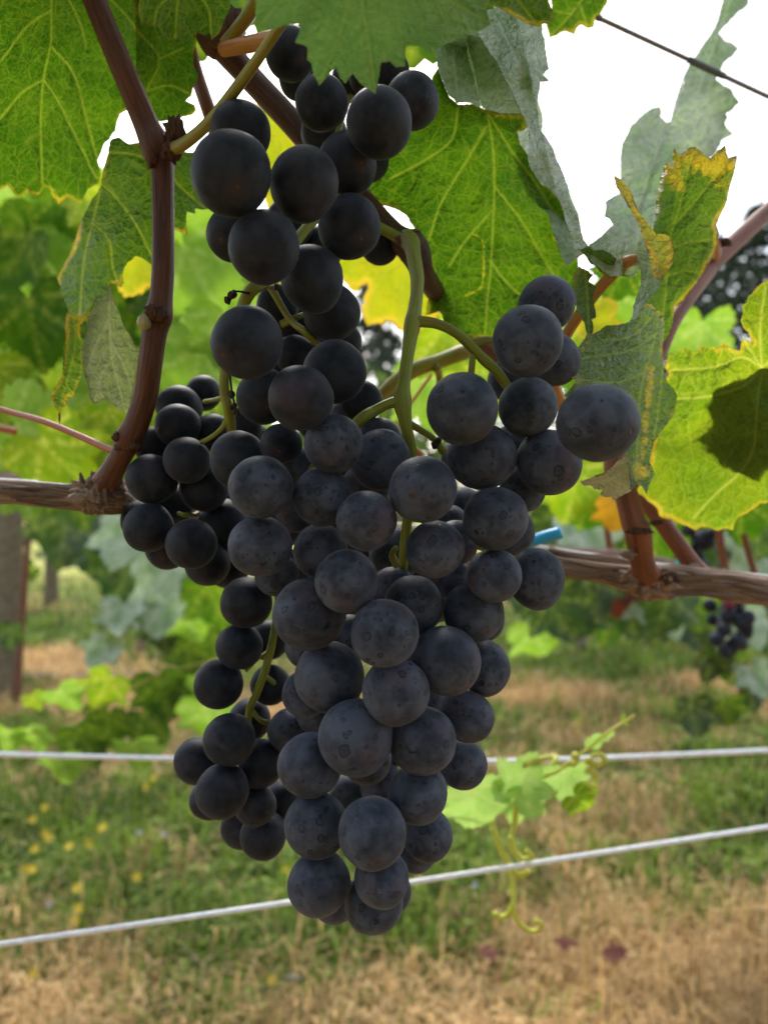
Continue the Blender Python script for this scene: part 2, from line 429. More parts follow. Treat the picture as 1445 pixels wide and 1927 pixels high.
def wire_mat(name, c, rough, metal):
    t = NT(name)
    uv = t.attr('tuv')
    n = t.noise(t.vmath('MULTIPLY', uv, (1, 1, 0.6)), 3.0, 4)
    col = t.mix(t.ramp(n, 0.35, 0.7), c, tuple(0.62 * x for x in c))
    return t.finish(t.pbsdf(col, rough, t.bump(n, 0.2, 0.0004), 0.5, metal=metal))
M_wire = wire_mat('galvanised_wire', (0.92, 0.92, 0.94), 0.45, 0.0)
M_wire_top = wire_mat('steel_wire', (0.22, 0.19, 0.19), 0.4, 0.5)
M_sleeve = wire_mat('wire_sleeve', (0.11, 0.12, 0.13), 0.45, 0.0)
M_blue = wire_mat('blue_plastic', (0.03, 0.46, 0.90), 0.35, 0.0)
M_teal = wire_mat('teal_plastic', (0.08, 0.50, 0.42), 0.4, 0.0)

# ------------------------------------------------------------------ the ground
def green_amount(x, y):
    """how green the sward is at a place (0 straw, 1 green)"""
    n = fbm(x * 1.5 + 40, y * 1.5 + 7, 4); n2 = fbm(x * 4 + 3, y * 4 + 90, 3)
    g = (n - 0.5) * 2.2 + (n2 - 0.5) * 0.9
    yy = y + 0.18 * x + 1.6 * (fbm(x * 0.9 + 3, y * 0.9 + 77, 3) - 0.5)
    g += 0.95 * np.exp(-((y - 2.15) / 0.5) ** 2) * np.clip(0.55 - x * 1.1, 0, 1.2)     # lush patch, left
    g += 0.35 * np.exp(-((yy - 2.7) / 0.4) ** 2) * np.clip(0.3 + x, 0, 1)               # strip on the right
    g += 1.0 * np.exp(-((yy - 5.2) / 0.9) ** 2) + 0.6 * np.exp(-((yy - 3.1) / 0.35) ** 2) * (x < 0.2)
    g -= 0.45 * np.exp(-((yy - 3.9) / 0.5) ** 2)
    g -= 0.55 * np.clip((1.75 - y) / 0.3, 0, 1)
    g += 0.55 * np.clip((y - 6.0) / 2, 0, 1)
    return np.clip(g + 0.47, 0, 1)

def ground_height(x, y):
    return 0.05 * (fbm(x * 1.3 + 5, y * 1.3 + 50, 3) - 0.5) + 0.03 * (fbm(x * 6, y * 6, 2) - 0.5)

t = NT('vineyard_ground')
ga = t.attr('green', 'Fac'); geo = t.node('NewGeometry').outputs['Position']
na = t.noise(geo, 14.0, 5, 0.65); nb = t.noise(geo, 60.0, 4, 0.7); nc = t.noise(geo, 2.4, 3)
straw = t.mix(t.ramp(na, 0.3, 0.7), (0.27, 0.15, 0.055), (0.58, 0.38, 0.16))
straw = t.mix(t.math('MULTIPLY', t.ramp(nb, 0.5, 0.7), 0.6), straw, (0.13, 0.075, 0.04))
grn = t.mix(t.ramp(na, 0.3, 0.7), (0.035, 0.075, 0.010), (0.10, 0.19, 0.022))
grn = t.mix(t.math('MULTIPLY', t.ramp(nc, 0.5, 0.7), 0.5), grn, (0.22, 0.2, 0.06))
sepg = t.node('SeparateXYZ'); t.l.new(geo, sepg.inputs[0])
fld = t.mix(t.ramp(nc, 0.35, 0.65), (0.34, 0.38, 0.08), (0.46, 0.42, 0.14))
gcol = t.mix(t.ramp(sepg.outputs[1], 6.5, 10.0), t.mix(ga, straw, grn), fld)        # the mown field beyond
M_ground = t.finish(t.pbsdf(gcol, 0.95, t.bump(t.math('ADD', na, nb), 0.8, 0.03), 0.1))
ys = np.concatenate([np.linspace(-6, 0.6, 12), np.geomspace(0.7, 12, 170), np.geomspace(12.5, 900, 50)])
xs0 = np.concatenate([-np.geomspace(900, 6, 40), np.linspace(-5.8, 5.8, 190), np.geomspace(6, 900, 40)])
GX, GY = np.meshgrid(xs0, ys)
gx, gy = GX.ravel(), GY.ravel()
near = np.clip((14 - np.hypot(gx, gy)) / 6, 0, 1)
gz = ground_height(gx, gy) * near
nx, ny = len(xs0), len(ys)
ii = (np.arange(ny - 1)[:, None] * nx + np.arange(nx - 1)[None]).ravel()
gf = np.stack([ii, ii + 1, ii + nx + 1, ii + nx], 1)
ground = link('ground', make_mesh('ground', np.stack([gx, gy, gz], 1), gf, M_ground, {'green': green_amount(gx, gy)}))
ground['kind'] = 'structure'

# grass: countless blades, one object each for the green and the dry sward
def blade_mat(name, rough=0.6):
    t = NT(name)
    c = t.attr('bcol')
    p = t.pbsdf(c, rough, None, 0.25)
    tr = t.node('BsdfTranslucent'); t.put(tr, 0, c)
    mx = t.node('MixShader'); t.put(mx, 0, 0.35); t.l.new(p, mx.inputs[1]); t.l.new(tr.outputs[0], mx.inputs[2])
    return t.finish(mx.outputs[0])
M_blade = blade_mat('grass_blade')

def blades(name, x, y, h, wd, lean, cols, label, cat):
    n = len(x)
    z = ground_height(x, y)
    a = RNG.random(n) * 2 * math.pi
    dx, dy = np.cos(a), np.sin(a)
    fx, fy = -dy, dx
    base = np.stack([x, y, z - 0.004], 1)
    side = np.stack([fx, fy, np.zeros(n)], 1) * (wd / 2)[:, None]
    out = np.stack([dx, dy, np.zeros(n)], 1)
    up = np.array([0, 0, 1.0])
    mid = base + out * (h * lean * 0.35)[:, None] + up * (h * (1 - 0.45 * lean) * 0.6)[:, None]
    tip = base + out * (h * lean)[:, None] + up * (h * np.maximum(0.12, 1 - 0.95 * lean))[:, None]
    V = np.stack([base - side, base + side, mid - side * 0.75, mid + side * 0.75, tip], 1).reshape(-1, 3)
    k = np.arange(n) * 5
    F = np.concatenate([np.stack([k, k + 1, k + 3], 1), np.stack([k, k + 3, k + 2], 1), np.stack([k + 2, k + 3, k + 4], 1)])
    C = np.repeat(cols, 5, axis=0)
    o = link(name, make_mesh(name, V, F, M_blade, {'bcol': C}))
    o['kind'] = 'stuff'; o['label'] = label; o['category'] = cat
    return o

def scatter(n, y0, y1, power=1.0):
    u = RNG.random(n)
    y = y0 * (y1 / y0) ** u if power == 1 else y0 + (y1 - y0) * u
    x = (RNG.random(n) * 2 - 1) * (0.62 * y + 0.35)
    return x, y
x, y = scatter(120000, 0.9, 9.5)
g = green_amount(x, y)
isg = RNG.random(len(x)) < np.clip(g * 1.15, 0.03, 0.97)
xg, yg = x[isg], y[isg]
hg = (0.03 + 0.075 * RNG.random(len(xg)) ** 1.5) * (0.6 + 0.9 * fbm(xg * 3, yg * 3, 2))
v = RNG.random(len(xg))[:, None]; q = fbm(xg * 5 + 9, yg * 5, 3)[:, None]
cg = (np.array([[0.06, 0.12, 0.012]]) * (1 - v) + np.array([[0.17, 0.26, 0.028]]) * v) * (0.15 + 1.7 * q ** 1.4)
yl = RNG.random(len(xg)) < 0.16
cg[yl] = np.array([0.36, 0.30, 0.10]) * (0.6 + 0.6 * RNG.random((yl.sum(), 1)))
blades('green_grass', xg, yg, hg, 0.0022 + 0.003 * RNG.random(len(xg)) + 0.0007 * yg, 0.15 + 0.7 * RNG.random(len(xg)), cg, 'green grass growing between the vine rows', 'grass')
xd, yd = x[~isg], y[~isg]
lie = fbm(xd * 2.5 + 70, yd * 2.5, 3)
hd = (0.04 + 0.09 * RNG.random(len(xd))) * (0.5 + 1.1 * fbm(xd * 2.2 + 30, yd * 2.2, 3))
v = RNG.random(len(xd))[:, None]
cd = np.array([[0.42, 0.24, 0.085]]) * (1 - v) + np.array([[0.80, 0.58, 0.28]]) * v
cd *= (0.42 + 1.25 * fbm(xd * 2.4, yd * 2.4 + 44, 5) ** 1.3)[:, None]
blades('dry_grass', xd, yd, hd, 0.0018 + 0.0022 * RNG.random(len(xd)) + 0.0006 * yd, np.clip(0.35 + 0.9 * lie * RNG.random(len(xd)) + 0.15, 0, 0.98), cd, 'dry straw coloured grass matted under the vines', 'grass')
# taller tufts, green and straw, that break up the sward
tx, ty = scatter(700, 1.0, 6.0)
tg = green_amount(tx, ty)
X, Y, Hh, Ww, Ln, Cc = [], [], [], [], [], []
for i in range(len(tx)):
    gr = RNG.random() < tg[i]; m = 40 if gr else 14; sp_ = 0.03 + 0.04 * RNG.random()
    X.append(tx[i] + RNG.normal(0, sp_, m)); Y.append(ty[i] + RNG.normal(0, sp_, m))
    Hh.append((0.10 if gr else 0.13) * (0.5 + RNG.random(m))); Ww.append(0.003 + 0.004 * RNG.random(m)); Ln.append(0.1 + 0.75 * RNG.random(m))
    c0 = (np.array([0.18, 0.27, 0.025]) if gr else np.array([0.62, 0.42, 0.17])) * (0.35 + 1.0 * RNG.random())
    Cc.append(c0[None] * (0.7 + 0.6 * RNG.random((m, 1))))
blades('grass_tufts', np.concatenate(X), np.concatenate(Y), np.concatenate(Hh), np.concatenate(Ww), np.concatenate(Ln), np.concatenate(Cc), 'taller tufts of green and straw coloured grass', 'grass')
# broad weed leaves in the lush patches
x, y = scatter(30000, 1.2, 5.5)
keep = (green_amount(x, y) > 0.55) & (fbm(x * 4 + 11, y * 4 + 5, 2) > 0.45)
x, y = x[keep], y[keep]
v = RNG.random(len(x))[:, None]
cw = np.array([[0.07, 0.13, 0.012]]) * (1 - v) + np.array([[0.27, 0.38, 0.05]]) * v
blades('weed_cover', x, y, 0.03 + 0.06 * RNG.random(len(x)), 0.016 + 0.02 * RNG.random(len(x)), 0.4 + 0.5 * RNG.random(len(x)), cw, 'broad leaved green weeds in the grass', 'weeds')

# ------------------------------------------------------------------ far conifers
M_needle = blade_mat('conifer_needles', 0.8)
M_ctrunk = wood_mat('conifer_bark', (0.08, 0.06, 0.05), (0.12, 0.09, 0.07), (0.06, 0.045, 0.04), 0.9, 3.0)
def conifer(px, top_y, dist, wide, label, seed):
    rg = np.random.default_rng(seed)
    b = P(px, 940, dist); b.z = 0
    H = P(px, top_y, dist).z
    e = empty('conifer_tree', b, label, 'tree')
    tube('trunk', [b + Vector((0, 0, -0.1)), b + Vector((0.05, 0, H * 0.5)), b + Vector((0, 0, H * 0.97))], [0.22, 0.14, 0.02], M_ctrunk, e, 8, 4)
    n = 130
    Vs, Cs = [], []
    for i in range(n):
        u = (i + rg.random()) / n
        z = H * (0.06 + 0.93 * u)
        L = wide * (1 - u) ** 0.8 * (0.65 + 0.55 * rg.random()) + 0.15
        a = rg.random() * 2 * math.pi
        m = int(26 + 50 * (1 - u))
        s = rg.random(m) ** 0.7
        px_ = np.cos(a) * L * s; py_ = np.sin(a) * L * s
        pz = z + 0.12 * L * s - 0.35 * L * s * s
        sp = 0.28 * L * (1 - 0.5 * s) + 0.08
        cen = np.stack([px_, py_, pz], 1) + rg.normal(0, 1, (m, 3)) * np.stack([sp * 0.5, sp * 0.5, sp * 0.25], 1)
        d = rg.normal(0, 1, (m, 3)); d[:, 2] -= 0.6; d /= np.linalg.norm(d, axis=1)[:, None]
        f = np.cross(d, rg.normal(0, 1, (m, 3))); f /= np.linalg.norm(f, axis=1)[:, None]
        ln = 0.13 + 0.2 * rg.random(m); wv = 0.05 + 0.06 * rg.random(m)
        tri = np.stack([cen - f * wv[:, None], cen + f * wv[:, None], cen + d * ln[:, None]], 1)
        Vs.append(tri.reshape(-1, 3))
        c = (0.4 + 0.8 * rg.random()) * np.array([[0.05, 0.07, 0.045]]) * (0.7 + 0.6 * rg.random((m, 1)))
        Cs.append(np.repeat(c, 3, axis=0))
    V = np.concatenate(Vs) + np.array(b); C = np.concatenate(Cs)
    link('crown', make_mesh('crown', V, np.arange(len(V)).reshape(-1, 3), M_needle, {'bcol': C}, smooth=False), e)
conifer(715, 470, 26, 2.9, 'dark conifer far behind the middle of the vineyard, seen beside the green stem', 11)
conifer(1275, 430, 24, 3.6, 'far dark conifer just left of the rightmost brown cane', 12)
conifer(1420, 385, 22, 3.6, 'far dark conifer at the right edge with bright sky through its branches', 13)
conifer(1345, 440, 27, 3.8, 'far dark conifer behind the rightmost brown cane, between two others', 16)
conifer(1150, 500, 28, 3.2, 'far dark conifer behind the folded yellow leaf', 14)
conifer(430, 480, 28, 2.5, 'far dark conifer behind the left brown cane', 15)

# ------------------------------------------------------------------ generic vine leaves
HALF = [(0.0, 0.0), (0.05, -0.10), (0.16, -0.22), (0.34, -0.27), (0.50, -0.17), (0.60, -0.02), (0.56, 0.10), (0.47, 0.17), (0.60, 0.27), (0.74, 0.46), (0.60, 0.52), (0.46, 0.55), (0.36, 0.54), (0.34, 0.68), (0.20, 0.84), (0.0, 1.02)]
def inside(poly, pts):
    x, y = pts[:, 0], pts[:, 1]
    r = np.zeros(len(pts), bool)
    n = len(poly)
    for i in range(n):
        x1, y1 = poly[i]; x2, y2 = poly[(i + 1) % n]
        if y1 == y2: continue
        c = ((y1 > y) != (y2 > y)) & (x < (x2 - x1) * (y - y1) / (y2 - y1) + x1)
        r ^= c
    return r
def seg_dist(pts, a, b):
    """distance of pts (N,2) to segments a->b (M,2), chunked; returns min and index"""
    best = np.full(len(pts), 1e9)
    for i in range(len(a)):
        ab = b[i] - a[i]; L = ab @ ab + 1e-12
        t_ = np.clip(((pts - a[i]) @ ab) / L, 0, 1)
        d = np.hypot(pts[:, 0] - a[i][0] - t_ * ab[0], pts[:, 1] - a[i][1] - t_ * ab[1])
        best = np.minimum(best, d)
    return best
def sheet2d(poly, step, jag=0.0, seed=0):
    """triangulate a polygon with an even interior; returns pts (N,2), tris, edge distance"""
    rg = np.random.default_rng(seed)
    poly = np.asarray(poly, float)
    B = []
    n = len(poly)
    for i in range(n):
        a, b = poly[i], poly[(i + 1) % n]
        L = np.hypot(*(b - a)); k = max(1, int(round(L / step)))
        nrm = np.array([-(b - a)[1], (b - a)[0]]) / (L + 1e-9)
        bow = rg.normal(0, 0.04) * L if jag else 0
        for j in range(k):
            s = j / k
            off = (bow * 4 * s * (1 - s) + rg.normal(0, 1) * jag * step) if j else 0
            B.append(a + (b - a) * s + nrm * off)
    B = np.array(B)
    lo, hi = B.min(0), B.max(0)
    h = step * 0.87
    G = []
    for r_, yy in enumerate(np.arange(lo[1], hi[1], h)):
        xx = np.arange(lo[0] + (r_ % 2) * step / 2, hi[0], step)
        G.append(np.stack([xx, np.full(len(xx), yy)], 1))
    G = np.concatenate(G) if G else np.zeros((0, 2))
    G = G + rg.normal(0, 0.08 * step, G.shape)
    G = G[inside(B, G)]
    if len(G):
        d = seg_dist(G, B, np.roll(B, -1, 0))
        G = G[d > 0.55 * step]
    allp = np.concatenate([B, G])
    nb = len(B)
    res = delaunay_2d_cdt([Vector(p) for p in allp], [(i, (i + 1) % nb) for i in range(nb)], [], 1, 1e-7)
    vs = np.array([(p.x, p.y) for p in res[0]])
    fs = [tuple(f) for f in res[2]]
    ed = seg_dist(vs, B, np.roll(B, -1, 0))
    return vs, np.array([f for f in fs if len(f) == 3]), ed

def leaf_outline(rg, teeth=True):
    pts = [np.array(p) for p in HALF]
    def side(sgn):
        out = []
        sc = 1 + rg.normal(0, 0.05)
        for i in range(len(pts) - 1):
            a, b = pts[i] * [sgn * sc, 1], pts[i + 1] * [sgn * sc, 1]
            out.append(a)
            if teeth and i > 1:
                m = (a + b) / 2; d = b - a; nr = np.array([d[1], -d[0]]) * sgn
                nr /= np.linalg.norm(nr) + 1e-9
                out.append(a + d * 0.42 + nr * 0.035 * (0.6 + 0.9 * rg.random()))
                out.append(a + d * 0.55 - nr * 0.015)
                out.append(a + d * 0.85 + nr * 0.02 * rg.random())
        return out
    r_ = side(1); l_ = side(-1)
    return np.array(r_ + [pts[-1]] + l_[::-1][:-1])
VEINS = [[(0, 0), (0.01, 0.5), (0, 1.0)], [(0, 0), (0.32, 0.28), (0.70, 0.45)], [(0, 0), (-0.32, 0.28), (-0.70, 0.45)], [(0, 0), (0.3, -0.02), (0.56, -0.02)], [(0, 0), (-0.3, -0.02), (-0.56, -0.02)]]
def vein_attr(pts, mains, w_main, w_sec, sp, L, ang=50, auto=True):
    val = np.zeros(len(pts)); broad = np.zeros(len(pts))
    def add(pl, wd, k):
        nonlocal val, broad
        pl = np.asarray(pl, float)
        d = seg_dist(pts, pl[:-1], pl[1:])
        val = np.maximum(val, k * np.exp(-(d / wd) ** 2))
        broad = np.maximum(broad, k * np.exp(-(d / (4.5 * wd)) ** 2))
    for m in mains:
        c = catmull([np.array(p, float) for p in m], 8)
        add(c, w_main, 1.0)
        if not auto: continue
        s = np.concatenate([[0], np.cumsum(np.linalg.norm(np.diff(c, axis=0), axis=1))])
        tot = s[-1]; q = sp * 0.8; sg = 1
        while q < tot - sp * 0.3:
            i = min(np.searchsorted(s, q), len(c) - 2)
            d = c[i + 1] - c[i]; d = d / (np.linalg.norm(d) + 1e-9)
            for sd in (sg, -sg):
                A = math.radians(ang) * sd
                e = np.array([d[0] * math.cos(A) - d[1] * math.sin(A), d[0] * math.sin(A) + d[1] * math.cos(A)])
                A2 = A * 0.6
                e2 = np.array([d[0] * math.cos(A2) - d[1] * math.sin(A2), d[0] * math.sin(A2) + d[1] * math.cos(A2)])
                o0 = c[i] + d * (0 if sd == sg else sp * 0.4)
                LL = L * (0.45 + 0.55 * (1 - q / tot))
                add(catmull([o0, o0 + e * LL * 0.5, o0 + e * LL * 0.5 + e2 * LL * 0.5], 5), w_sec, 0.34)
            q += sp * (0.85 + 0.3 * random.random()); sg = -sg
    return val, broad

def leaf_variant(name, seed, step, curl, mat):
    rg = np.random.default_rng(seed)
    pts, tri, ed = sheet2d(leaf_outline(rg), step, 0, seed)
    val, broad = vein_attr(pts, VEINS, max(0.012, step * 0.3), max(0.009, step * 0.25), 0.16, 0.3)
    x, y = pts[:, 0], pts[:, 1]
    a = rg.normal(0, 1, 6)
    z = curl * (0.45 * a[0] * x * x + 0.4 * a[1] * (y - 0.3) ** 2 + 0.25 * a[2] * x * y + 0.25 * abs(x)) + 0.05 * np.sin(5 * x + 3 * a[3]) * np.cos(6 * y + a[4]) - 0.015 * broad
    return make_mesh(name, np.stack([x, y, z], 1), tri, mat, {'luv': np.stack([x * 3.4, y * 3.4, np.full(len(x), seed * 1.37)], 1), 'vein': val, 'edge': ed / 0.8})
_variants = {}
def get_variant(kind, i, step):
    k = (kind, i, step)
    if k not in _variants:
        _variants[k] = leaf_variant('leaf', 100 + i * 7, step, 0.5 + 0.25 * (i % 3), LM[kind + '_far'])
    return _variants[k]

def leaf_matrix(loc, size, roll, pitch, yaw):
    """roll: direction of the leaf tip in the picture plane (0 down, 90 right); pitch leans the tip towards the camera, yaw turns it"""
    base = Matrix(((1, 0, 0, 0), (0, 0, -1, 0), (0, 1, 0, 0), (0, 0, 0, 1)))     # leaf x -> X, leaf y -> Z, normal -> -Y
    m = Matrix.Translation(loc) @ Matrix.Rotation(R(yaw), 4, 'Z') @ Matrix.Rotation(R(180 - roll), 4, 'Y') @ Matrix.Rotation(R(pitch), 4, 'X') @ base
    return m @ Matrix.Scale(size / 1.29, 4)
def place_leaf(parent, kind, x, y, d, size_px, roll, pitch=0, yaw=0, var=None, step=0.09, stalk=None, pm=None):
    var = random.randrange(4) if var is None else var
    if kind in ('backlit', 'lime', 'tender', 'yellow', 'young', 'orange'): pitch = -abs(pitch) - 14
    elif kind == 'silver': pitch = abs(pitch) + 12
    o = bpy.data.objects.new('leaf', get_variant(kind, var, step))
    COL.objects.link(o)
    o.parent = parent
    o.matrix_world = Matrix.Translation((0, 0, 0))
    loc = P(x, y, d)
    off = Vector((0, 0, 0)); p = parent
    while p is not None:
        off += p.location; p = p.parent
    o.matrix_local = Matrix.Translation(-off) @ leaf_matrix(loc, size_px * d / FPX, roll, pitch, yaw)
    if stalk is not None:
        a = loc; b = P(*stalk)
        mid = (a + b) / 2 + Vector((0, 0, 0.008))
        tube('petiole', [a, mid, b], [0.0011, 0.0012, 0.0015], pm or M_petiole, parent, 6, 4)
    return o

# ------------------------------------------------------------------ the next row of vines
M_fwire = wire_mat('far_wire', (0.35, 0.36, 0.36), 0.5, 0.3)
def far_vine(px, base_y, label, seed, at=None, n_leaf=110, h0=0.35, h1=1.75, span=0.75, kinds=('dark', 'green', 'dark', 'backlit', 'silver')):
    rg = np.random.default_rng(seed)
    d = CAM_H * FPX / (base_y - 940)
    b = P(px, 940, d) if at is None else Vector(at)
    b.z = 0
    e = empty('grapevine', b, label, 'grapevine', 'vines of the next row' if at is None else 'unseen vines added to block front light')
    tube('trunk', [b + Vector((0, 0, -0.05)), b + Vector((0.03, 0, 0.35)), b + Vector((-0.02, 0, 0.7)), b + Vector((0.02, 0, 0.88))], [0.032, 0.026, 0.028, 0.03], M_trunk, e, 8, 4)
    tube('cordon', [b + Vector((-span, -0.03, 0.86)), b + Vector((-0.3, 0, 0.9)), b + Vector((0, 0, 0.86)), b + Vector((0.35, 0, 0.91)), b + Vector((span, 0.02, 0.87))], [0.014, 0.018, 0.022, 0.018, 0.014], M_trunk, e, 8, 5)
    for i in range(6):
        x = -span + 2 * span * (i + 0.5) / 6
        tube('cane', [b + Vector((x, 0, 0.88)), b + Vector((x + rg.normal(0, .05), rg.normal(0, .06), 1.3)), b + Vector((x + rg.normal(0, .1), rg.normal(0, .1), 1.85))], [0.006, 0.005, 0.003], M_cane_red, e, 6, 4)
    for i in range(n_leaf):
        kind = kinds[rg.integers(len(kinds))]
        z = h0 + (h1 - h0) * rg.random() ** 0.8
        me = get_variant(kind, int(rg.integers(4)), 0.2)
        o = bpy.data.objects.new('leaf', me); COL.objects.link(o); o.parent = e
        loc = Vector((rg.uniform(-span, span), rg.normal(0, 0.16), z))
        o.matrix_local = leaf_matrix(loc, rg.uniform(0.09, 0.16), rg.normal(0, 40), rg.normal(25, 25), rg.normal(0, 45))
for px, by, lab, sd in [(1092, 1228, 'blurred vine of the next row with the leftmost of the three trunks on the right', 21),
                        (1216, 1222, 'blurred vine of the next row with the middle of the three trunks on the right', 22),
                        (1322, 1228, 'blurred vine of the next row with the rightmost of the three trunks on the right', 23),
                        (260, 1235, 'blurred vine of the next row behind the left bunch of grapes', 24),
                        (-90, 1235, 'blurred vine of the next row beside the grey wooden post', 26),
                        (740, 1228, 'blurred vine of the next row hidden behind the long central bunch', 27)]:
    far_vine(px, by, lab, sd, h0=0.45 if sd > 23 else 0.36, n_leaf=130 if sd < 24 else 110)

for k, (ax, lab) in enumerate([(-1.5, 'left'), (0.0, 'middle'), (1.5, 'right')]):      # unseen row added behind the camera to cut the front light
    far_vine(0, 0, 'unseen leafy vine added behind the viewer to block light, %s of three' % lab, 31 + k, at=(ax, -1.25, 0), n_leaf=290, h0=0.5, h1=2.1, span=0.78, kinds=('dark', 'green', 'dark'))
# posts and stake on the left
def post(px0, px1, ytop, ybase, d, name, mat, label, cat, lean=0):
    b = P((px0 + px1) / 2, ybase, d); tp = P((px0 + px1) / 2 + lean, ytop, d)
    r_ = (px1 - px0) / 2 * d / FPX
    b.z = 0.0
    dsp = lambda a, l: 0.03 * mnoise.noise((math.cos(a) * 2, math.sin(a) * 2, l * 3)) 
    v, f, u = tube_data([b + Vector((0, 0, -0.1)), b + (tp - b) * 0.5, tp, tp + Vector((0, 0, 0.006))], [r_ * 1.03, r_, r_ * 0.97, r_ * 0.8], 14, 8, dsp)
    o = link(name, make_mesh(name, v, f, mat, {'tuv': u}))
    o['label'] = label; o['category'] = cat
post(-10, 40, 700, 1310, 3.72, 'vineyard_post', M_post, 'thick grey wooden post at the left edge beside a rusty stake', 'post', 3)
post(21, 33, 700, 1290, 3.60, 'steel_stake', M_rust, 'thin rust brown steel stake leaning beside the thick grey post', 'stake', 53)
post(83, 108, 960, 1139, 6.9, 'vineyard_post', M_post, 'thin grey wooden post farther off, between post and left bunch', 'post', 4)

# ------------------------------------------------------------------ traced foreground leaves
def traced(parent, mat, patches, mains=(), label=None, step=3.4, w_main=2.0, w_sec=1.3, sp=46, L=95, seed=1, yel=(), scars=(), ang=48):
    """patches: list of (polygon px, depth spec). depth spec: d0, gx, gy, qxx, qyy, qxy, ripple (metres per 100 px ...)"""
    AV, AF, AU, AE, AN, AY = [], [], [], [], [], []
    off = 0
    for k, (poly, dep) in enumerate(patches):
        pts, tri, ed = sheet2d(poly, step, 0.13, seed + k)
        x, y = pts[:, 0], pts[:, 1]
        cx, cy = dep.get('c', (x.mean(), y.mean()))
        u, v = (x - cx) / 100, (y - cy) / 100
        val, broad = vein_attr(pts, mains, w_main, w_sec, sp, L, ang)
        d = dep['d'] + dep.get('gx', 0) * u + dep.get('gy', 0) * v + dep.get('qx', 0) * u * u + dep.get('qy', 0) * v * v + dep.get('qxy', 0) * u * v
        rp = dep.get('rip', 0.0018)
        d = d + rp * (2.6 * (fbm(x / 85 + seed * 3.1, y / 85 + 9.7, 2) - 0.5)) + 0.5 * rp * (fbm(x / 26 + seed, y / 26, 2) - 0.5)
        if 'fold' in dep:       # (x0, y0, x1, y1, amount): a crease that rises to the camera
            x0, y0, x1, y1, am, wd = dep['fold']
            dd = np.abs((x - x0) * (y1 - y0) - (y - y0) * (x1 - x0)) / math.hypot(x1 - x0, y1 - y0)
            d = d - am * np.exp(-(dd / wd))
        d = d + 0.0013 * broad + np.where(ed < 14, dep.get('lip', 0.0) * (1 - ed / 14) ** 2, 0)
        V = PN(x, y, d)
        AV.append(V); AF.append(tri + off); off += len(V)
        AU.append(np.stack([x / 100, y / 100, np.full(len(x), seed * 2.3)], 1)); AE.append(ed / 100); AN.append(val)
        yv = np.zeros(len(x))
        for bx, by, br, bs in yel:      # yellowed patches: centre, radius, strength
            yv = np.maximum(yv, bs * np.exp(-((x - bx) ** 2 + (y - by) ** 2) / (br * br)))
        for pl, br, bs in scars:        # gnawed or scalded lines
            pl = np.asarray(pl, float)
            yv = np.maximum(yv, bs * np.exp(-(seg_dist(pts, pl[:-1], pl[1:]) / (br * (0.6 + 0.9 * fbm(x / 9, y / 9, 2)))) ** 2))
        AY.append(yv)
    me = make_mesh('leaf', np.concatenate(AV), np.concatenate(AF), mat, {'luv': np.concatenate(AU), 'edge': np.concatenate(AE), 'vein': np.concatenate(AN), 'yel': np.concatenate(AY)})
    o = link('leaf', me, parent)
    if label: o['label'] = label
    return o

VL = empty('grapevine', (-0.30, 0.32, 0.0), 'foreground grapevine on the left with brown canes, peeling cordon and big leaves overhead', 'grapevine')
VR = empty('grapevine', (0.34, 0.36, 0.0), 'foreground grapevine on the right with folded yellowing leaves and red brown canes', 'grapevine')

# top-left big backlit leaf
traced(VL, LM['backlit'], [([(-70, -110), (262, -90), (262, 0), (258, 50), (265, 120), (262, 170), (240, 205), (225, 215), (218, 245), (206, 262), (195, 272), (184, 300), (189, 330), (187, 343), (180, 347), (165, 355), (152, 384), (142, 376), (128, 370), (110, 385), (97, 365), (92, 352), (83, 350), (70, 368), (50, 362), (35, 373), (25, 362), (15, 348), (0, 357), (-20, 350), (-60, 380), (-90, 300), (-110, 100)],
        dict(d=0.258, gx=0.010, gy=0.016, qx=0.0035, rip=0.003, c=(110, 150)))],
       [[(95, -90), (97, 60), (92, 100), (82, 150), (77, 230), (80, 345)], [(94, 20), (50, 50), (0, 115), (-60, 170)], [(97, 88), (140, 140), (165, 230), (187, 312)], [(83, 148), (40, 175), (0, 222), (-50, 270)], [(83, 150), (110, 190), (150, 270), (182, 335)], [(110, -40), (150, 40), (163, 90)], [(190, -20), (230, 20), (262, 60)]],
       'large backlit yellow green leaf with yellow veins', seed=1, sp=40, L=80)
# leaf behind the left cane, upper
traced(VL, LM['backlit'], [([(245, -40), (300, -20), (380, 40), (363, 100), (365, 125), (374, 140), (363, 165), (360, 180), (350, 189), (366, 196), (369, 207), (360, 217), (335, 222), (300, 228), (275, 232), (250, 225), (255, 150)],
        dict(d=0.262, gx=0.01, gy=0.012, rip=0.002))],
       [[(262, 60), (300, 110), (276, 170)], [(300, 110), (345, 90)], [(276, 170), (320, 160), (355, 175)]], seed=2, sp=26, L=40)
# front leaf at the top, left
traced(VL, LM['green'], [([(262, -90), (262, 0), (266, 45), (290, 48), (298, 50), (304, 72), (318, 79), (330, 80), (346, 76), (362, 86), (372, 60), (386, 66), (395, 62), (399, 75), (412, 62), (425, 30), (434, 0), (450, -70), (360, -120)],
        dict(d=0.178, gx=-0.004, gy=0.018, rip=0.001))],
       [[(350, -100), (335, 0), (330, 70)], [(345, -30), (390, 10), (398, 65)], [(343, -20), (300, 10), (290, 45)]], seed=3, sp=26, L=50)
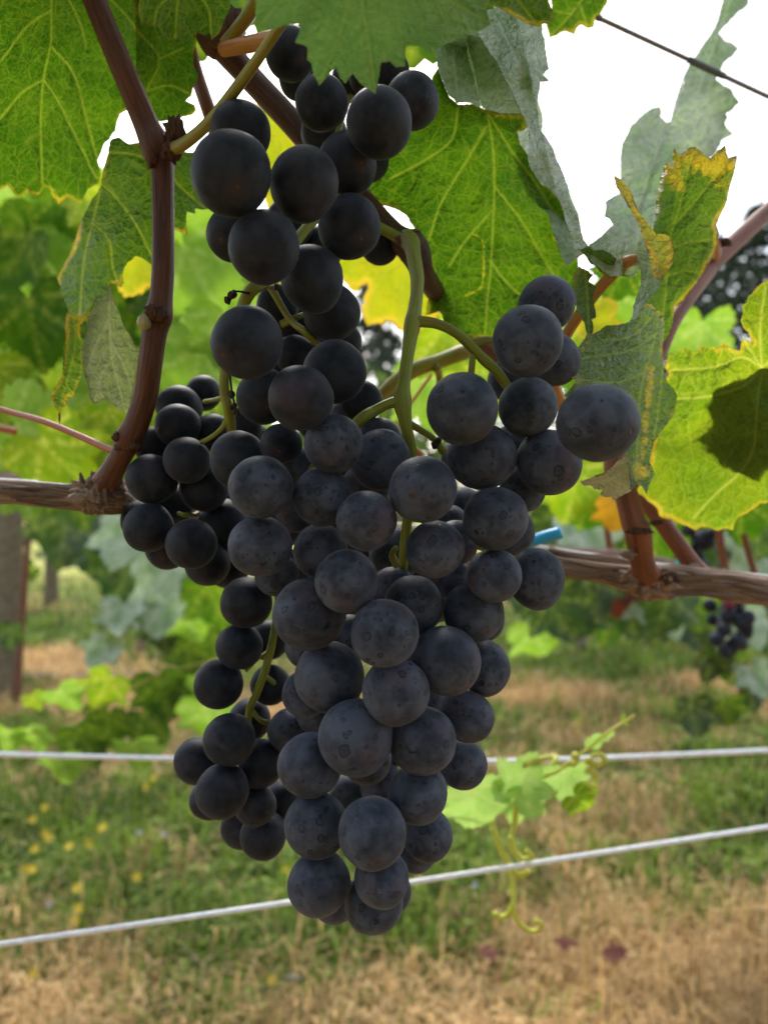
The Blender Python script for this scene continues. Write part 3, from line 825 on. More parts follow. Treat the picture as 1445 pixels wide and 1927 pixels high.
# front leaf at the top centre
traced(VL, LM['cool'], [([(470, -120), (480, 48), (495, 51), (515, 53), (530, 48), (562, 45), (566, 52), (556, 80), (578, 88), (577, 110), (586, 118), (590, 140), (600, 161), (613, 145), (632, 126), (640, 148), (650, 156), (664, 138), (674, 152), (688, 164), (706, 176), (711, 155), (717, 117), (735, 115), (746, 126), (762, 125), (764, 86), (790, 85), (800, 96), (815, 98), (825, 88), (870, 70), (922, 46), (915, 15), (920, -60), (780, -170), (600, -170)],
        dict(d=0.150, gx=0.002, gy=0.016, qx=0.002, rip=0.0012, c=(690, 0)))],
       [[(680, -160), (660, -20), (640, 60), (602, 155)], [(690, -140), (800, -30), (915, 40)], [(670, -60), (690, 60), (705, 168)], [(675, -120), (560, -30), (490, 45)]], seed=4, sp=40, L=90, label='dark green out of focus leaf hanging in front at the top')
# bright leaf right of it
traced(VL, LM['green'], [([(880, -110), (905, -20), (918, 4), (945, 18), (966, 30), (985, 40), (1000, 46), (1015, 50), (1020, 44), (1036, 44), (1041, 20), (1030, -10), (1010, -100)],
        dict(d=0.175, gx=0.01, gy=0.018, rip=0.001))], [[(930, -100), (970, -10), (1010, 45)]], seed=5, sp=24, L=50)
# folded silvery leaf behind, top right of centre
traced(VL, LM['silver'], [
    ([(960, 195), (955, 255), (975, 330), (1030, 400), (1065, 500), (1112, 470), (1098, 450), (1089, 403), (1070, 351), (1046, 294), (1036, 270), (1020, 246), (1013, 190), (1018, 150), (1020, 20), (900, -10), (870, 60), (875, 100), (900, 160)], dict(d=0.286, gx=0.03, gy=-0.010, rip=0.004)),
    ([(806, 70), (815, 95), (826, 120), (836, 150), (850, 182), (870, 190), (905, 200), (960, 200), (940, 130), (900, 60), (850, 50)], dict(d=0.252, gx=0.01, gy=0.02, rip=0.002)),
    ([(812, 80), (822, 110), (831, 147), (845, 180), (860, 194), (888, 192), (905, 204), (893, 150), (878, 95), (880, 60), (850, 60)], dict(d=0.232, gx=0.018, gy=-0.02, rip=0.003)),
    ([(878, 30), (905, 70), (935, 115), (958, 160), (982, 212), (994, 250), (992, 289), (1006, 327), (1030, 351), (1044, 365), (1059, 393), (1073, 436), (1086, 486), (1112, 470), (1096, 450), (1087, 403), (1068, 351), (1044, 294), (1035, 270), (1018, 246), (1011, 190), (1016, 153), (1033, 152), (1022, 140), (1033, 128), (1025, 71), (1018, 30), (960, 10)], dict(d=0.238, gx=0.035, gy=-0.012, rip=0.006, fold=(975, 40, 1050, 380, 0.006, 20))),
    ([(876, 60), (882, 95), (896, 150), (908, 203), (940, 213), (985, 214), (960, 160), (937, 115), (907, 70)], dict(d=0.243, gx=-0.03, gy=0.02, rip=0.002))],
       [[(930, 30), (985, 150), (1000, 260), (1080, 440)], [(850, 70), (862, 185)]], seed=6, sp=34, L=60, label='silvery grey folded leaf curling behind the green one')
# main green leaf behind the stem
traced(VL, LM['backlit'], [([(690, 350), (712, 300), (760, 235), (812, 175), (815, 140), (824, 128), (832, 150), (846, 182), (862, 196), (890, 195), (912, 205), (940, 213), (986, 213), (998, 232), (985, 244), (973, 247), (978, 270), (992, 289), (1006, 327), (1018, 345), (1030, 351), (1044, 365), (1056, 372), (1059, 393), (1073, 436), (1078, 465), (1088, 490), (1092, 530), (1070, 560), (1030, 560), (985, 575), (945, 612), (930, 640), (912, 640), (870, 634), (845, 628), (836, 612), (830, 583), (812, 590), (800, 593), (806, 560), (812, 520), (803, 480), (790, 440), (765, 405), (715, 385)],
        dict(d=0.266, gx=0.005, gy=0.008, qx=0.004, rip=0.003, c=(900, 400), lip=-0.002))],
       [[(914, 200), (926, 265), (930, 350), (924, 497), (918, 552), (912, 640)], [(915, 237), (874, 308), (831, 379), (807, 450)], [(931, 350), (983, 417), (1016, 474), (1050, 530)], [(920, 215), (964, 284), (1006, 341), (1044, 403)], [(926, 395), (874, 455), (845, 500)], [(922, 490), (952, 529), (985, 560)], [(862, 199), (850, 261), (800, 300), (735, 335)]],
       'big backlit green leaf with insect scar beside the stem', seed=7, sp=44, L=85,
       scars=[([(888, 440), (902, 444), (909, 455), (911, 490), (909, 525), (906, 540), (893, 549), (876, 556)], 3.0, 0.8), ([(1040, 445), (1062, 470), (1070, 490)], 5, 0.7), ([(935, 216), (985, 222), (992, 236), (975, 246)], 7, 0.8)])
# left folded leaf behind the cane
traced(VL, LM['green'], [([(208, 263), (225, 258), (242, 270), (284, 264), (325, 280), (367, 285), (400, 320), (398, 391), (380, 394), (367, 391), (367, 402), (351, 397), (354, 441), (338, 436), (327, 432), (325, 470), (308, 505), (290, 500), (277, 492), (256, 481), (246, 490), (239, 495), (233, 507), (231, 520), (228, 541), (217, 534), (207, 532), (199, 560), (190, 557), (182, 558), (173, 573), (168, 585), (150, 597), (137, 592), (128, 585), (122, 568), (119, 554), (113, 548), (115, 540), (107, 523), (113, 512), (119, 502), (131, 480), (152, 415), (173, 374), (190, 346), (204, 287)],
        dict(d=0.264, gx=-0.006, gy=0.004, qx=0.010, rip=0.0025, c=(250, 420)))],
       [[(203, 285), (240, 288), (275, 298), (300, 330)], [(193, 346), (220, 372), (255, 420), (290, 490)], [(190, 350), (174, 420), (158, 490), (150, 595)], [(176, 420), (205, 450), (212, 500), (225, 538)], [(300, 290), (330, 340), (385, 390)]],
       'dark green leaf folded behind the left cane', seed=8, sp=34, L=60)
# pale dried leaf hanging under it
traced(VL, LM['pale'], [([(207, 538), (215, 565), (226, 592), (239, 623), (252, 645), (267, 668), (258, 700), (254, 720), (249, 745), (241, 778), (221, 769), (208, 760), (200, 750), (190, 756), (178, 761), (168, 746), (164, 722), (158, 700), (156, 680), (158, 640), (165, 600), (182, 562), (197, 558)],
        dict(d=0.272, gx=0.024, gy=0.006, qx=-0.012, rip=0.0022))],
       [[(207, 540), (207, 600), (213, 680), (238, 775)], [(208, 600), (180, 650), (165, 700)], [(209, 640), (235, 690), (250, 735)], [(211, 670), (190, 710), (180, 755)]],
       'pale grey green dried underside of a hanging leaf', seed=9, sp=22, L=40, w_main=2.4)
traced(VL, LM['mottled'], [([(126, 588), (150, 597), (168, 586), (172, 592), (158, 604), (150, 612), (152, 634), (163, 655), (155, 660), (157, 682), (152, 710), (140, 738), (138, 749), (130, 745), (121, 771), (114, 775), (113, 802), (110, 775), (104, 770), (93, 745), (104, 727), (118, 696), (125, 648)],
        dict(d=0.260, gx=0.02, gy=0.006, rip=0.0025))],
       [[(138, 592), (142, 650), (128, 710), (112, 770)]], seed=10, sp=22, L=30, label='narrow rolled leaf edge with brown rim')
# far-top silvery leaf on the right
traced(VR, LM['silver'], [([(1371, -40), (1352, 28), (1324, 80), (1305, 109), (1286, 142), (1274, 180), (1262, 227), (1252, 228), (1243, 218), (1245, 208), (1241, 199), (1225, 203), (1210, 213), (1186, 237), (1170, 270), (1167, 313), (1165, 365), (1150, 372), (1139, 379), (1137, 407), (1146, 411), (1153, 422), (1134, 441), (1108, 460), (1110, 490), (1150, 520), (1196, 520), (1235, 460), (1260, 400), (1290, 340), (1336, 296), (1350, 280), (1359, 263), (1380, 251), (1368, 240), (1364, 232), (1370, 220), (1366, 213), (1380, 205), (1392, 192), (1382, 180), (1376, 166), (1362, 160), (1347, 147), (1356, 133), (1362, 118), (1378, 106), (1390, 90), (1376, 78), (1365, 76), (1352, 62), (1362, 50), (1371, 43), (1383, 30), (1390, 21), (1409, 6), (1400, -40)],
        dict(d=0.362, gx=0.020, gy=-0.026, qx=-0.014, rip=0.010, c=(1270, 240), fold=(1350, -20, 1240, 300, 0.012, 40)))],
       [[(1385, -30), (1330, 120), (1290, 230), (1260, 232), (1230, 300), (1190, 420)], [(1290, 230), (1340, 225), (1385, 195)], [(1275, 235), (1300, 270), (1340, 285)]], seed=11, sp=40, L=70, label='tall silvery leaf against the white sky')
# yellow-tipped upper blade
traced(VR, LM['mottled'], [([(1243, 332), (1250, 312), (1256, 304), (1264, 318), (1268, 279), (1275, 288), (1283, 290), (1295, 278), (1308, 274), (1320, 285), (1336, 297), (1350, 282), (1364, 272), (1370, 297), (1387, 291), (1384, 315), (1379, 332), (1367, 379), (1355, 405), (1348, 422), (1352, 440), (1338, 485), (1324, 510), (1309, 534), (1290, 560), (1269, 578), (1252, 640), (1235, 640), (1205, 600), (1205, 560), (1215, 500), (1229, 427), (1234, 379)],
        dict(d=0.262, gx=-0.016, gy=0.01, qx=0.010, rip=0.003, lip=0.002))],
       [[(1248, 590), (1262, 440), (1275, 400), (1300, 290)], [(1258, 470), (1290, 456), (1335, 450)], [(1268, 420), (1305, 380), (1360, 310)], [(1252, 520), (1290, 508), (1318, 515)]],
       'upright leaf blade with yellow and brown tipped teeth', seed=12, sp=30, L=50,
       yel=[(1262, 315, 28, 1), (1285, 285, 30, 0.9), (1310, 300, 28, 0.9), (1345, 305, 38, 1.1), (1372, 300, 28, 1), (1275, 345, 25, 0.7), (1362, 345, 22, 0.7)])
# lower mottled blade
traced(VR, LM['mottled'], [([(1199, 565), (1225, 572), (1249, 590), (1250, 620), (1249, 663), (1255, 717), (1268, 732), (1274, 746), (1269, 779), (1258, 795), (1246, 810), (1229, 833), (1222, 868), (1232, 890), (1224, 908), (1217, 930), (1208, 915), (1197, 913), (1186, 923), (1180, 860), (1160, 800), (1110, 760), (1060, 745), (1077, 724), (1084, 716), (1072, 708), (1088, 692), (1080, 682), (1071, 672), (1080, 664), (1090, 650), (1103, 630), (1112, 629), (1130, 620), (1140, 612), (1160, 611), (1184, 605)],
        dict(d=0.238, gx=0.026, gy=-0.008, qx=0.006, qxy=0.004, rip=0.0025))],
       [[(1242, 575), (1228, 650), (1205, 740), (1196, 905)], [(1250, 600), (1248, 680), (1240, 760), (1225, 860)], [(1232, 630), (1180, 660), (1085, 675)], [(1215, 700), (1160, 720), (1090, 715)], [(1240, 580), (1190, 630), (1130, 640)]],
       'mottled green leaf with yellow streaks behind the largest grape', seed=14, sp=26, L=55,
       yel=[(1205, 885, 22, 1.0), (1095, 655, 24, 0.6), (1078, 715, 26, 0.7), (1130, 690, 22, 0.5)], scars=[([(1226, 690), (1220, 740), (1215, 800), (1209, 850), (1203, 910)], 10, 0.72), ([(1190, 720), (1186, 790), (1192, 860)], 6, 0.5)])
# yellow curled strip
traced(VR, LM['yellow'], [([(1156, 330), (1172, 341), (1191, 370), (1205, 403), (1234, 441), (1250, 440), (1258, 443), (1269, 469), (1264, 498), (1246, 529), (1230, 520), (1222, 480), (1212, 450), (1202, 425), (1196, 412), (1177, 379), (1160, 352)],
        dict(d=0.240, gx=0.02, gy=-0.008, qx=-0.01, rip=0.003))],
       [[(1160, 335), (1200, 400), (1240, 470), (1244, 525)]], seed=15, sp=22, L=30, label='curled yellow leaf edge twisting upward')
traced(VR, LM['silver'], [([(1203, 428), (1214, 450), (1224, 480), (1232, 522), (1246, 529), (1225, 556), (1215, 569), (1197, 598), (1186, 603), (1191, 575), (1197, 560), (1206, 520), (1199, 485), (1201, 450)],
        dict(d=0.246, gx=0.03, gy=-0.008, rip=0.003))],
       [[(1212, 440), (1222, 500), (1195, 595)], [(1206, 490), (1225, 500), (1232, 530)]], seed=16, sp=20, L=25)
# dried tip
traced(VR, LM['dry'], [([(1090, 905), (1110, 900), (1135, 890), (1157, 873), (1180, 853), (1187, 890), (1188, 923), (1175, 930), (1153, 943), (1150, 934), (1140, 936), (1128, 931), (1135, 922), (1120, 921), (1110, 913), (1098, 914)],
        dict(d=0.232, gx=0.02, gy=0.03, rip=0.003))], [[(1185, 880), (1140, 905), (1092, 906)]], seed=17, sp=16, L=25, label='crisp grey dried leaf tip under the largest grape')
# small tattered piece by the big leaf
traced(VL, LM['green'], [([(1078, 520), (1090, 500), (1105, 508), (1116, 517), (1108, 529), (1121, 538), (1116, 560), (1122, 596), (1113, 602), (1116, 625), (1108, 638), (1100, 610), (1095, 596), (1086, 587), (1080, 560)], dict(d=0.245, gx=0.04, gy=0.0, rip=0.004)),
                         ([(1092, 470), (1108, 462), (1117, 471), (1135, 469), (1148, 476), (1160, 486), (1154, 500), (1162, 521), (1144, 523), (1130, 512), (1121, 502), (1110, 495)], dict(d=0.245, gx=0.02, gy=0.02, rip=0.004))],
       [[(1100, 505), (1105, 560), (1108, 630)], [(1095, 480), (1125, 490), (1155, 515)]], seed=18, sp=16, L=24, label='tattered curled leaf scrap')
# big bright leaf on the right edge
traced(VR, LM['lime'], [([(1560, 500), (1470, 505), (1448, 522), (1425, 538), (1416, 552), (1407, 558), (1403, 570), (1396, 574), (1398, 590), (1393, 602), (1400, 618), (1408, 624), (1417, 645), (1408, 640), (1398, 636), (1392, 660), (1374, 655), (1366, 646), (1358, 644), (1350, 658), (1342, 652), (1330, 655), (1318, 650), (1304, 664), (1290, 655), (1278, 658), (1270, 668), (1258, 667), (1254, 680), (1250, 692), (1258, 705), (1252, 715), (1256, 760), (1240, 800), (1228, 835), (1222, 870), (1210, 905), (1196, 928), (1208, 932), (1220, 944), (1228, 948), (1237, 958), (1240, 970), (1251, 976), (1264, 978), (1282, 986), (1294, 990), (1309, 999), (1320, 992), (1336, 994), (1353, 999), (1370, 995), (1379, 998), (1382, 985), (1390, 972), (1410, 962), (1428, 949), (1460, 945), (1540, 920), (1600, 720)],
        dict(d=0.285, gx=-0.006, gy=0.014, qx=0.004, rip=0.003, c=(1400, 760)))],
       [[(1434, 692), (1430, 618), (1440, 540)], [(1434, 692), (1395, 672), (1340, 690), (1262, 695)], [(1434, 694), (1398, 726), (1336, 745), (1262, 750)], [(1434, 692), (1424, 766), (1418, 842), (1394, 886), (1345, 931), (1304, 975)], [(1434, 692), (1412, 660), (1400, 640)], [(1434, 692), (1490, 640), (1540, 600)], [(1434, 692), (1490, 770), (1510, 880)]],
       'bright yellow green backlit leaf at the right edge', seed=19, sp=42, L=95, w_main=2.4)
# the leaf right behind it that darkens its middle
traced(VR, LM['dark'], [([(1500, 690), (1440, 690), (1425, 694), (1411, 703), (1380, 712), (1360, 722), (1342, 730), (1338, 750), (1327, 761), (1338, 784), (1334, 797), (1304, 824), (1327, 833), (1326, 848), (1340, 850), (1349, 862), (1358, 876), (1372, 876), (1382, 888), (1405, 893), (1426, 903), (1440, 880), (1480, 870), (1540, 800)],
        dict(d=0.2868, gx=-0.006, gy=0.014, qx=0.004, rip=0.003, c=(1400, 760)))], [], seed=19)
# top right corner leaf
traced(VL, LM['backlit'], [([(1035, -60), (1038, 10), (1026, 43), (1033, 71), (1048, 66), (1063, 58), (1074, 62), (1082, 65), (1086, 52), (1093, 46), (1106, 53), (1118, 50), (1121, 28), (1130, 26), (1134, 17), (1144, 0), (1150, -60)],
        dict(d=0.31, gx=-0.012, gy=0.01, rip=0.003))], [[(1130, -50), (1070, 30), (1036, 65)], [(1090, 5), (1105, 48)], [(1075, 25), (1045, 20)]], seed=21, sp=18, L=30)
for a in [('green', 330, -260, 0.27, 480, -25, -64, -10), ('green', 860, -260, 0.24, 520, -15, -66, 5)]:  # unseen leaves added overhead to keep top light off the bunch
    place_leaf(VL, *a, step=0.06)
rg = np.random.default_rng(77)
for i in range(60):  # more unseen leaves, added above the frame to shade the upper grapes
    x_, y_ = rg.uniform(-0.42, 0.42), rg.uniform(-0.12, 0.17)
    z_ = max(rg.uniform(1.08, 1.48), CAM_H + 0.125 + 0.74 * max(0, y_))
    o = bpy.data.objects.new('leaf', get_variant('green', i % 4, 0.09)); COL.objects.link(o); o.parent = VL
    o.matrix_local = Matrix.Translation(-VL.location) @ leaf_matrix(Vector((x_, y_, z_)), rg.uniform(0.10, 0.15), rg.uniform(-180, 180), rg.normal(-70, 18), rg.normal(0, 30))
for i in range(4):  # unseen canes added along with the shading leaves
    x_ = -0.3 + 0.2 * i
    tube('cane', [Vector((x_, 0.30, 1.15)), Vector((x_ + 0.03, 0.16, 1.42)), Vector((x_ - 0.02, 0.0, 1.48)), Vector((x_, -0.15, 1.38))], [0.004, 0.0035, 0.003, 0.002], M_cane, VL, 8)
# yellow leaf behind the stem and another behind the upper grapes
traced(VL, LM['yellow'], [([(625, 455), (700, 440), (800, 450), (815, 560), (826, 600), (800, 612), (790, 628), (764, 631), (758, 622), (750, 621), (740, 608), (726, 605), (720, 612), (712, 608), (700, 610), (691, 614), (686, 603), (680, 577), (686, 568), (684, 560), (692, 545), (691, 533), (680, 540), (674, 547), (664, 548), (652, 535), (640, 520), (625, 490)],
        dict(d=0.40, gx=0.006, gy=0.02, rip=0.005))], [[(800, 455), (760, 520), (757, 620)], [(780, 470), (720, 520), (690, 600)], [(760, 455), (690, 480), (650, 520)]], seed=22, sp=30, L=50, label='bright yellow leaf glowing behind the green stem')
traced(VL, LM['yellow'], [([(470, 190), (520, 205), (545, 240), (572, 290), (580, 330), (540, 400), (505, 395), (480, 330)], dict(d=0.38, gx=0.01, gy=0.02, rip=0.005))], [[(500, 200), (530, 300), (520, 390)]], seed=23, sp=26, L=50)

# ------------------------------------------------------------------ leaves behind, in the same row
VB = empty('grapevine', (-0.45, 0.85, 0.0), 'out of focus leafy grapevine behind the left cane, light green and yellow', 'grapevine')
VC = empty('grapevine', (0.50, 0.95, 0.0), 'out of focus leafy grapevine behind the right leaves and right cordon', 'grapevine')
VLo = empty('vine_shoot', (-0.55, 1.7, 0.0), 'low leafy vine shoots with silvery and green leaves left below the cordon', 'vine shoot')
VRo = empty('vine_shoot', (0.85, 1.9, 0.0), 'low hanging dark leaves and trailing shoot on the right below the cordon', 'vine shoot')
# (kind, x, y, depth, size px, roll, pitch, yaw)
for a in [('backlit', 52, 562, 0.72, 190, 5, 8, 10), ('young', 40, 415, 0.85, 210, 18, -30, 0), ('young', 5, 345, 0.8, 130, 30, -30, 20), ('young', 30, 480, 0.9, 150, -20, 10, 20),
          ('backlit', 110, 345, 0.75, 140, 10, 20, -10), ('young', 345, 466, 0.66, 235, 25, -12, -10), ('young', 320, 596, 0.75, 150, 20, -20, 10), ('yellow', 262, 480, 0.42, 110, -20, 10, 20),
          ('young', 245, 560, 0.8, 190, -5, 0, 10), ('young', 370, 655, 0.62, 190, -15, 15, -10), ('lime', -12, 690, 0.7, 150, 10, 10, 20), ('young', 30, 800, 0.60, 200, 70, 10, 10),
          ('lime', 75, 830, 0.52, 190, 35, 15, -10), ('young', 165, 745, 0.72, 140, 5, -15, 0), ('lime', 205, 770, 0.62, 150, 30, 10, 10), ('young', 425, 590, 0.6, 170, 10, 10, 10),
          ('young', 380, 385, 0.7, 150, 0, 0, 10), ('dark', 60, 700, 1.2, 170, 10, 10, 30), ('silver', 30, 740, 1.1, 170, 40, -20, -20), ('dark', 130, 730, 1.3, 150, -20, 10, 0),
          ('young', 170, 420, 0.8, 170, -25, 10, 10), ('young', 110, 470, 0.95, 170, 60, 5, 0), ('lime', 150, 350, 0.7, 120, 40, 5, 10), ('young', 215, 620, 0.9, 220, 0, 5, -20),
          ('backlit', 15, 600, 1.1, 200, -30, 10, 10), ('young', 290, 700, 1.0, 180, -10, 0, 10), ('lime', 420, 480, 0.95, 200, 15, 0, 20), ('lime', 440, 690, 0.85, 160, 10, 0, 0),
          ('young', 20, 900, 0.95, 150, 80, 10, 0), ('green', 130, 890, 1.0, 150, 20, 5, 0), ('backlit', 230, 870, 0.95, 150, 10, 0, 10), ('lime', 260, 760, 0.8, 160, -10, 5, 0), ('green', 330, 720, 1.15, 200, 30, 0, 10)]:
    place_leaf(VB, *a, step=0.07)
rg = np.random.default_rng(19)
for i in range(34):
    place_leaf(VB, ('lime', 'backlit', 'young', 'backlit', 'young', 'lime')[i % 6], rg.uniform(-20, 460), rg.uniform(340, 850), rg.uniform(0.72, 1.15), rg.uniform(110, 170), rg.normal(0, 30), rg.normal(5, 10), rg.normal(0, 20), step=0.09)
for i in range(12):
    place_leaf(VB, ('dark', 'green')[i % 2], rg.uniform(-20, 480), rg.uniform(360, 900), rg.uniform(1.2, 1.7), rg.uniform(100, 150), rg.normal(0, 30), rg.normal(15, 10), rg.normal(0, 25), step=0.09)
for i in range(16):
    place_leaf(VC, ('dark', 'green', 'backlit')[i % 3], rg.uniform(1000, 1460), rg.uniform(880, 1040), rg.uniform(1.2, 1.7), rg.uniform(90, 130), rg.normal(0, 30), rg.normal(15, 10), rg.normal(0, 25), step=0.09)
for a in [('lime', 850, 600, 0.50, 170, -35, 8, 10), ('young', 815, 690, 0.62, 190, 15, -12, 0), ('lime', 890, 690, 0.55, 130, 20, 5, 10), ('backlit', 1180, 500, 0.42, 100, -25, 10, 10), ('young', 1150, 540, 0.75, 130, 10, -8, 10),
          ('lime', 1120, 590, 0.55, 120, -40, 10, 10), ('young', 1322, 606, 0.80, 150, 2, -10, 5), ('yellow', 1150, 600, 0.4, 90, -70, 10, 0), ('lime', 1085, 885, 0.75, 150, 5, 5, 20), ('backlit', 1120, 900, 0.8, 150, -15, 5, -10),
          ('orange', 1160, 945, 0.7, 85, 5, 5, 0), ('backlit', 1235, 990, 0.8, 110, 5, 0, 0), ('backlit', 1400, 940, 0.75, 120, 5, 5, 10), ('green', 1440, 930, 0.9, 170, -15, 10, 0), ('silver', 1425, 1000, 1.2, 150, 20, -20, 0),
          ('silver', 1090, 985, 1.2, 130, 10, -25, 10), ('dark', 1060, 960, 1.3, 150, -20, 0, 10), ('dark', 1200, 960, 1.4, 160, 20, 10, 0), ('green', 1300, 975, 1.3, 150, -10, 10, 0), ('silver', 1350, 960, 1.4, 150, 15, -20, 0),
          ('dark', 1030, 1120, 1.3, 130, 30, 0, 0), ('lime', 1170, 600, 0.9, 150, 30, 0, 0), ('backlit', 1110, 700, 0.8, 140, 20, 0, 0), ('lime', 930, 700, 0.7, 120, 0, 0, 0)]:
    place_leaf(VC, *a, step=0.07)
for a in [('silver', 250, 985, 1.5, 140, -10, -25, 0), ('silver', 300, 1050, 1.55, 130, 25, -30, 10), ('dark', 245, 1060, 1.7, 120, -20, 5, 0), ('silver', 235, 1140, 1.6, 95, 10, -30, 0), ('silver', 310, 1130, 1.6, 110, 10, -25, -10), ('green', 330, 1110, 1.7, 130, -10, 0, 0),
          ('dark', 300, 1160, 1.7, 90, 10, 10, 0), ('silver', 200, 1215, 1.6, 75, -30, -30, 0), ('young', 345, 1150, 1.6, 100, 20, -5, 0), ('backlit', 390, 1100, 1.5, 120, 20, 0, 0), ('green', 355, 1210, 1.7, 90, 0, -10, 0),
          ('young', 110, 1300, 1.35, 85, 25, -25, 0), ('lime', 210, 1275, 1.4, 95, -30, 0, 10), ('green', 300, 1275, 1.5, 120, 10, -15, 0), ('young', 345, 1280, 1.5, 95, 0, -10, 0), ('young', 55, 1370, 1.3, 80, 15, -20, 0), ('young', 15, 1375, 1.3, 75, -20, -15, 0),
          ('green', 205, 1340, 1.45, 110, -10, -20, 0), ('green', 150, 1375, 1.4, 110, 20, -15, 0), ('young', 250, 1400, 1.4, 100, 5, -20, 0), ('young', 110, 1425, 1.35, 100, 0, -20, 0), ('young', 385, 1330, 1.4, 120, 10, -10, 0), ('green', 270, 1340, 1.55, 100, 40, 0, 0), ('lime', 60, 1310, 1.4, 45, 20, 0, 0),
          ('dark', 130, 965, 1.9, 140, -10, 10, 10), ('dark', 190, 960, 2.0, 130, 15, 10, 0), ('dark', 160, 1010, 2.1, 110, 25, 10, 0), ('green', 225, 1000, 2.0, 130, -15, 10, 0), ('silver', 270, 1120, 1.8, 110, 20, -10, 0), ('dark', 350, 1060, 1.9, 130, 0, 10, 0), ('green', 400, 1170, 1.8, 110, 10, 0, 0), ('dark', 240, 1090, 1.9, 100, 30, 0, 0), ('dark', 20, 1180, 2.2, 60, 0, 0, 0)]:
    place_leaf(VLo, *a, step=0.09)
for a in [('dark', 1075, 1075, 1.7, 130, -5, 5, 10), ('dark', 1105, 1090, 1.6, 110, 10, 10, 0), ('red', 1155, 1105, 1.6, 75, 5, 10, 0), ('red', 1180, 1095, 1.6, 60, -5, 10, 0), ('silver', 1215, 1110, 1.7, 110, 10, -20, 0), ('dark', 1190, 1125, 1.7, 110, 0, 0, 20),
          ('dark', 1265, 1110, 1.6, 120, -20, 5, 0), ('green', 1300, 1110, 1.7, 110, 15, -10, 0), ('dark', 1330, 1120, 1.8, 110, 10, 0, 0), ('silver', 1400, 1155, 1.6, 95, 10, -20, 0), ('dark', 1345, 1230, 1.5, 80, -15, -10, 0), ('green', 1370, 1235, 1.5, 85, 20, -20, 0),
          ('silver', 1410, 1260, 1.5, 80, 15, -25, 0), ('dark', 1300, 1325, 1.4, 85, 5, 10, 0), ('green', 1360, 1320, 1.4, 75, 20, -20, 0), ('dark', 1415, 1295, 1.5, 60, 0, 5, 0), ('young', 1000, 1180, 1.8, 110, 30, -10, 0), ('dark', 1140, 1080, 1.9, 130, 20, 0, 0),
          ('dark', 1000, 1050, 1.8, 150, -10, 10, 0), ('green', 1040, 1060, 2.0, 140, 25, 5, 20), ('dark', 1240, 1090, 2.0, 150, 5, 10, -20), ('green', 1160, 1130, 2.1, 120, -20, 0, 10), ('dark', 1290, 1130, 2.0, 130, 15, 5, 0), ('dark', 1380, 1110, 2.1, 140, -10, 10, 10), ('green', 1430, 1120, 2.0, 150, 10, 0, 0), ('dark', 1100, 1120, 2.0, 120, -20, 10, 0), ('silver', 1250, 1130, 1.8, 100, 0, -10, 20), ('dark', 1205, 1080, 2.2, 170, 0, 20, 0), ('dark', 1330, 1075, 2.2, 160, -15, 20, 0), ('green', 1070, 1010, 2.1, 170, 10, 20, 0), ('dark', 1180, 1010, 2.2, 170, -10, 20, 0), ('dark', 1290, 1015, 2.2, 170, 10, 20, 0), ('green', 1400, 1030, 2.2, 170, 0, 20, 0)]:
    place_leaf(VRo, *a, step=0.09)
tube('cane', [P(-60, 940, 0.9), P(60, 700, 0.9), P(120, 420, 0.95), P(150, 150, 1.0)], [0.004, 0.004, 0.0035, 0.003], M_cane_red, VB, 8)
tube('cane', [P(375, 720, 0.8), P(378, 620, 0.8), P(372, 560, 0.8), P(385, 400, 0.85)], [0.0045, 0.004, 0.004, 0.003], M_cane_red, VB, 8)
tube('cane', [P(200, 900, 0.9), P(195, 860, 0.9), P(210, 700, 0.95), P(215, 500, 1.0)], [0.004, 0.004, 0.0035, 0.003], M_cane_red, VB, 8)
tube('cane', [P(372, 560, 0.8), P(400, 545, 0.78), P(425, 538, 0.76)], [0.002, 0.002, 0.0015], M_pet_red, VB, 6)
tube('trunk', [Vector((-0.62, 0.9, -0.05)), Vector((-0.60, 0.9, 0.4)), P(-330, 960, 0.92)], [0.03, 0.025, 0.02], M_trunk, VB, 8)
tube('cordon', [P(-330, 960, 0.92), P(-100, 925, 0.92), P(30, 905, 0.9), P(160, 915, 0.88), P(330, 925, 0.88)], [0.02, 0.014, 0.012, 0.011, 0.009], M_bark, VB, 10)
for px in [[(1140, 955, 0.75, 13), (1143, 1000, 0.75, 13), (1152, 1062, 0.75, 14)], [(1352, 985, 0.75, 16), (1357, 1030, 0.75, 15), (1368, 1085, 0.75, 15)], [(1400, 1005, 0.75, 14), (1408, 1040, 0.75, 13), (1425, 1095, 0.75, 14)]]:
    pxtube('cane', px, M_cane_red, VC, 8)
pxtube('cordon', [(1030, 1035, 0.66, 16), (1080, 1040, 0.66, 20), (1180, 1048, 0.68, 24), (1280, 1068, 0.68, 24), (1380, 1092, 0.68, 28), (1500, 1110, 0.68, 30), (1760, 1120, 0.68, 40)], M_bark, VC, 12, 6, lambda a, l: 0.10 * mnoise.noise((math.cos(a) * 2, math.sin(a) * 2, l * 20)))
tube('trunk', [P(1760, 1110, 0.68), P(1765, 1500, 0.68), Vector((0.49, 0.68, -0.05))], [0.012, 0.016, 0.02], M_trunk, VC, 10)
tube('cane', [P(1190, 1090, 1.7), P(1270, 1060, 1.7), P(1400, 1180, 1.6), P(1370, 1290, 1.45), P(1320, 1330, 1.4)], [0.004, 0.003, 0.003, 0.002, 0.0015], M_petiole, VRo, 6)
tube('cane', [P(420, 1240, 1.6), P(300, 1270, 1.5), P(190, 1330, 1.4), P(60, 1380, 1.3)], [0.003, 0.003, 0.0025, 0.0015], M_petiole, VLo, 6)
tube('cane', [P(330, 960, 1.6), P(290, 1060, 1.6), P(250, 1170, 1.6), P(190, 1240, 1.6)], [0.003, 0.003, 0.0025, 0.0015], M_petiole, VLo, 6)

